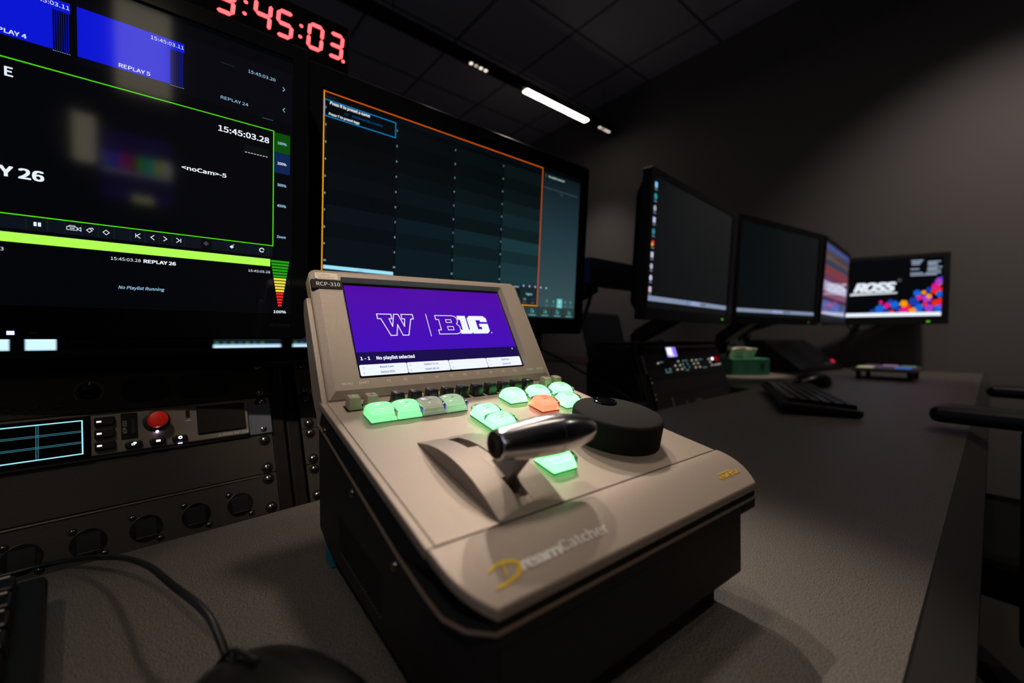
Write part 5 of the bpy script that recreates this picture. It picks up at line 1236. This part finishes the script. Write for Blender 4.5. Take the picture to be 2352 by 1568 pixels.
# ------------------------------------------------------------------ operator chairs at the right
def chair(loc, rz, label):
    e = empty('operator_chair', loc, (0, 0, R(rz)), label=label, cat='chair')
    F_ = mat('chair_fabric', rgb(24, 23, 23), 0.9, bump=0.5, bscale=250); P_ = mat('chair_plastic', rgb(20, 20, 20), 0.45)
    b = MB(); b.box(-0.25, 0.25, -0.25, 0.25, 0.42, 0.51, F_, 0.035, 4); b.build('seat', e)
    b = MB(); b.box(-0.23, 0.23, -0.31, -0.245, 0.56, 1.02, F_, 0.03, 4); b.build('backrest', e)
    b = MB(); b.box(-0.04, 0.04, -0.33, -0.30, 0.40, 0.80, P_, 0.01); b.box(-0.04, 0.04, -0.32, 0.0, 0.385, 0.415, P_, 0.008); b.build('back_support', e)
    for s in (-1, 1):
        b = MB(); b.box(s * 0.29 - 0.045, s * 0.29 + 0.045, -0.14, 0.15, 0.0, 0.030, mat('armrest_pad', rgb(30, 29, 28), 0.35), 0.013, 3, Matrix.Translation((0, 0, 0.757))); b.build('armrest', e)
        b = MB(); b.box(s * 0.29 - 0.02, s * 0.29 + 0.02, -0.04, 0.04, 0.40, 0.758, P_, 0.008); b.box(min(s * 0.20, s * 0.31), max(s * 0.20, s * 0.31), -0.04, 0.04, 0.385, 0.42, P_, 0.008); b.build('armrest_post', e)
    b = MB(); b.cyl((0, 0, 0.08), 0.028, 0.32, P_); b.build('gas_column', e)
    for k in range(5):
        a = k * 72 + 20; M_ = rotm(0, 0, a)
        b = MB(); b.frustum(-0.03, 0.03, 0.0, 0.32, 0.06, 0.10, 0.004, 0.004, P_, 0.006, 2, M_); lg = b.build('leg', e)
        b = MB(); b.cyl((-0.012, 0.30, 0.03), 0.03, 0.024, BLACKM, 'x', 18, M_); b.build('caster', lg)
    return e
chair((1.425, -0.065, 0), -5, 'black operator chair with its armrest reaching over the desk edge')

# ------------------------------------------------------------------ ceiling track with spots and one lit bar
def spot_cell(parent, x, z, k=4, on=True):
    for i in range(k):
        b = MB(); b.lathe([(0.010, 0), (0.010, -0.002), (0, -0.0025)], mat('spot_lens_%d' % (1 if i != 1 else 0), (1, 1, 1), 0.3, emit=(1.0, 0.86, 0.72), es=2.2 if i in (0, 2) else 0.9), 16, Matrix.Translation((x + (i - 1.5) * 0.040, 0, z))); b.build('spot_lens', parent)
def track(y, x0, x1, label, bars, cells):
    e = empty('ceiling_track', (0, y, TZ), label=label, cat='ceiling light')
    b = MB(); b.box(x0, x1, -0.028, 0.028, 0.0, 0.060, mat('track_black', rgb(12, 12, 13), 0.5), 0.004); b.build('profile', e)
    for a, c in bars:
        b = MB(); b.box(a, c, -0.024, 0.024, -0.006, 0.001, mat('light_bar', (1, 1, 1), 0.4, emit=(1.0, 0.84, 0.70), es=14), 0.003); b.build('diffuser', e)
    for x in cells: spot_cell(e, x, 0.0)
    for x in (x0 + 0.1, (x0 + x1) / 2, x1 - 0.1):
        b = MB(); b.cyl((x, 0, 0.058), 0.003, 3.1 - TZ - 0.058, BLACKM); b.build('hanger', e)
    return e
track(2.36, -1.0, 3.09, 'long black suspended ceiling track with one glowing bar', [(2.073, 2.761)], [0.30, 1.652, 3.000])
track(1.45, -1.0, 1.76, 'black suspended track beyond the touch monitors', [], [1.10, 1.66])
track(0.62, -1.0, 2.35, 'black unseen track added above the controller for fill spots', [], [0.62, 2.20])  # unseen fixture added to carry the deck and tissue spots
track(0.15, -1.0, 3.09, 'black unseen track added above the desk front with a lit bar', [(0.95, 1.75)], [])  # unseen lit bar added to put a streak on the chrome handle
track(-0.40, -1.0, 3.09, 'black suspended track above the operators', [(-0.75, 0.05)], [1.05, 2.30, 3.00])  # the lit bar is added for the chrome handle's reflection
track(-0.75, -1.0, 3.09, 'black unseen track added behind the operators for fill spots', [], [-0.55])  # unseen fixture added to carry the housing and left desk spots

# ------------------------------------------------------------------ far bench with monitors seen through the gap
e = empty('far_bench', (0.0, 3.95, 0), label='dark bench along the far wall', cat='bench')
b = MB(); b.box(-1.8, 1.8, -0.3, 0.4, 0.70, 0.74, BLACK, 0.003); b.build('bench_top', e)
for x in (-1.7, 0.0, 1.7):
    b = MB(); b.box(x - 0.02, x + 0.02, -0.28, 0.38, 0, 0.70, BLACKM); b.build('bench_leg', e)
for i, (x0, x1, lb) in enumerate(((-0.92, -0.725, 'far small screen at the extreme left in the gap below the monitor'), (-0.66, -0.53, 'far screen left of centre in the gap, pale picture'), (0.285, 0.74, 'far screen with a white bar and tiny green icons seen in the gap'), (0.83, 1.28, 'far screen just left of the controller in the gap'))):
    zb = 0.835
    f_ = monitor('far_monitor', ((x0 + x1) / 2, 3.90, zb), 0, 0, -(x1 - x0) / 2 - 0.02, (x1 - x0) / 2 + 0.02, -0.03, 0.28, -(x1 - x0) / 2, (x1 - x0) / 2, 0.0, 0.26, lb, BZ2, depth=0.04, group=None)
    h_ = (x1 - x0) / 2
    b = MB(); b.rect(-h_, 0, h_, 0.26, scr('far_dark', 20, 30, 36), 0); b.rect(-h_, 0.001, h_, 0.026 if i > 1 else 0.26, scr('far_white', 190, 225, 250, 1.3), 2)
    if i > 1:
        for k in range(7): b.rect(-h_ + 0.01 + k * 0.05, 0.032, -h_ + 0.035 + k * 0.05, 0.046, scr('far_g%d' % (k % 2), *((70, 130, 80) if k % 2 == 0 else (70, 100, 110))), 2)
    b.build('display', f_, fix=False)
    b = MB(); b.cyl((0, 0.03, -0.095), 0.02, 0.10, BLACK); b.box(-0.08, 0.08, -0.03, 0.10, -0.095, -0.085, BLACK, 0.003); b.build('stand', f_)

# ------------------------------------------------------------------ what the screens mirror: the far side of the room
MB().box(-0.27, 0.05, -3.50, -3.48, 2.28, 2.90, mat('lit_pane', (0.8, 0.8, 0.8), 0.6, emit=(1.0, 0.86, 0.62), es=2.6)).build('reflected_panel_1', kind='structure')  # unseen glowing panel added to give the left monitor its pale reflection
MB().box(-0.50, -0.385, -3.50, -3.48, 1.70, 2.03, mat('lit_pane', (0.8, 0.8, 0.8), 0.6)).build('reflected_panel_2', kind='structure')  # smaller glowing panel, likewise added for its reflection
vw = monitor('wall_monitor', (-0.15, -3.40, 1.38), 180, 0, -0.21, 0.21, -0.02, 0.58, -0.20, 0.20, 0, 0.56, 'wall mounted monitor with colour bars on the opposite wall', BZ2, depth=0.08)
b = MB(); b.rect(-0.20, 0, 0.20, 0.56, scr('vw_purple', 60, 20, 130, 2.0), 0)
for i, c in enumerate([(90, 90, 200), (40, 60, 220), (190, 20, 140), (150, 10, 60), (40, 190, 60), (30, 190, 190), (200, 200, 40), (200, 200, 200)]):
    b.rect(0.20 - i * 0.05, 0.30, 0.20 - (i + 1) * 0.05, 0.41, scr('vw_%d' % i, *c, 3.5), 1)
b.rect(-0.20, 0.27, 0.20, 0.29, scr('vw_w', 200, 200, 220, 2.5), 1); b.rect(-0.20, 0.0, 0.20, 0.07, scr('vw_k', 10, 10, 14), 1); b.rect(-0.09, 0.07, 0.03, 0.125, scr('vw_y', 220, 220, 150, 3), 2)
for i in range(3): b.rect(-0.18 + i * 0.13, 0.15, -0.07 + i * 0.13, 0.25, scr('vw_d', 40, 30, 90, 2), 2)
b.build('display', vw, fix=False)
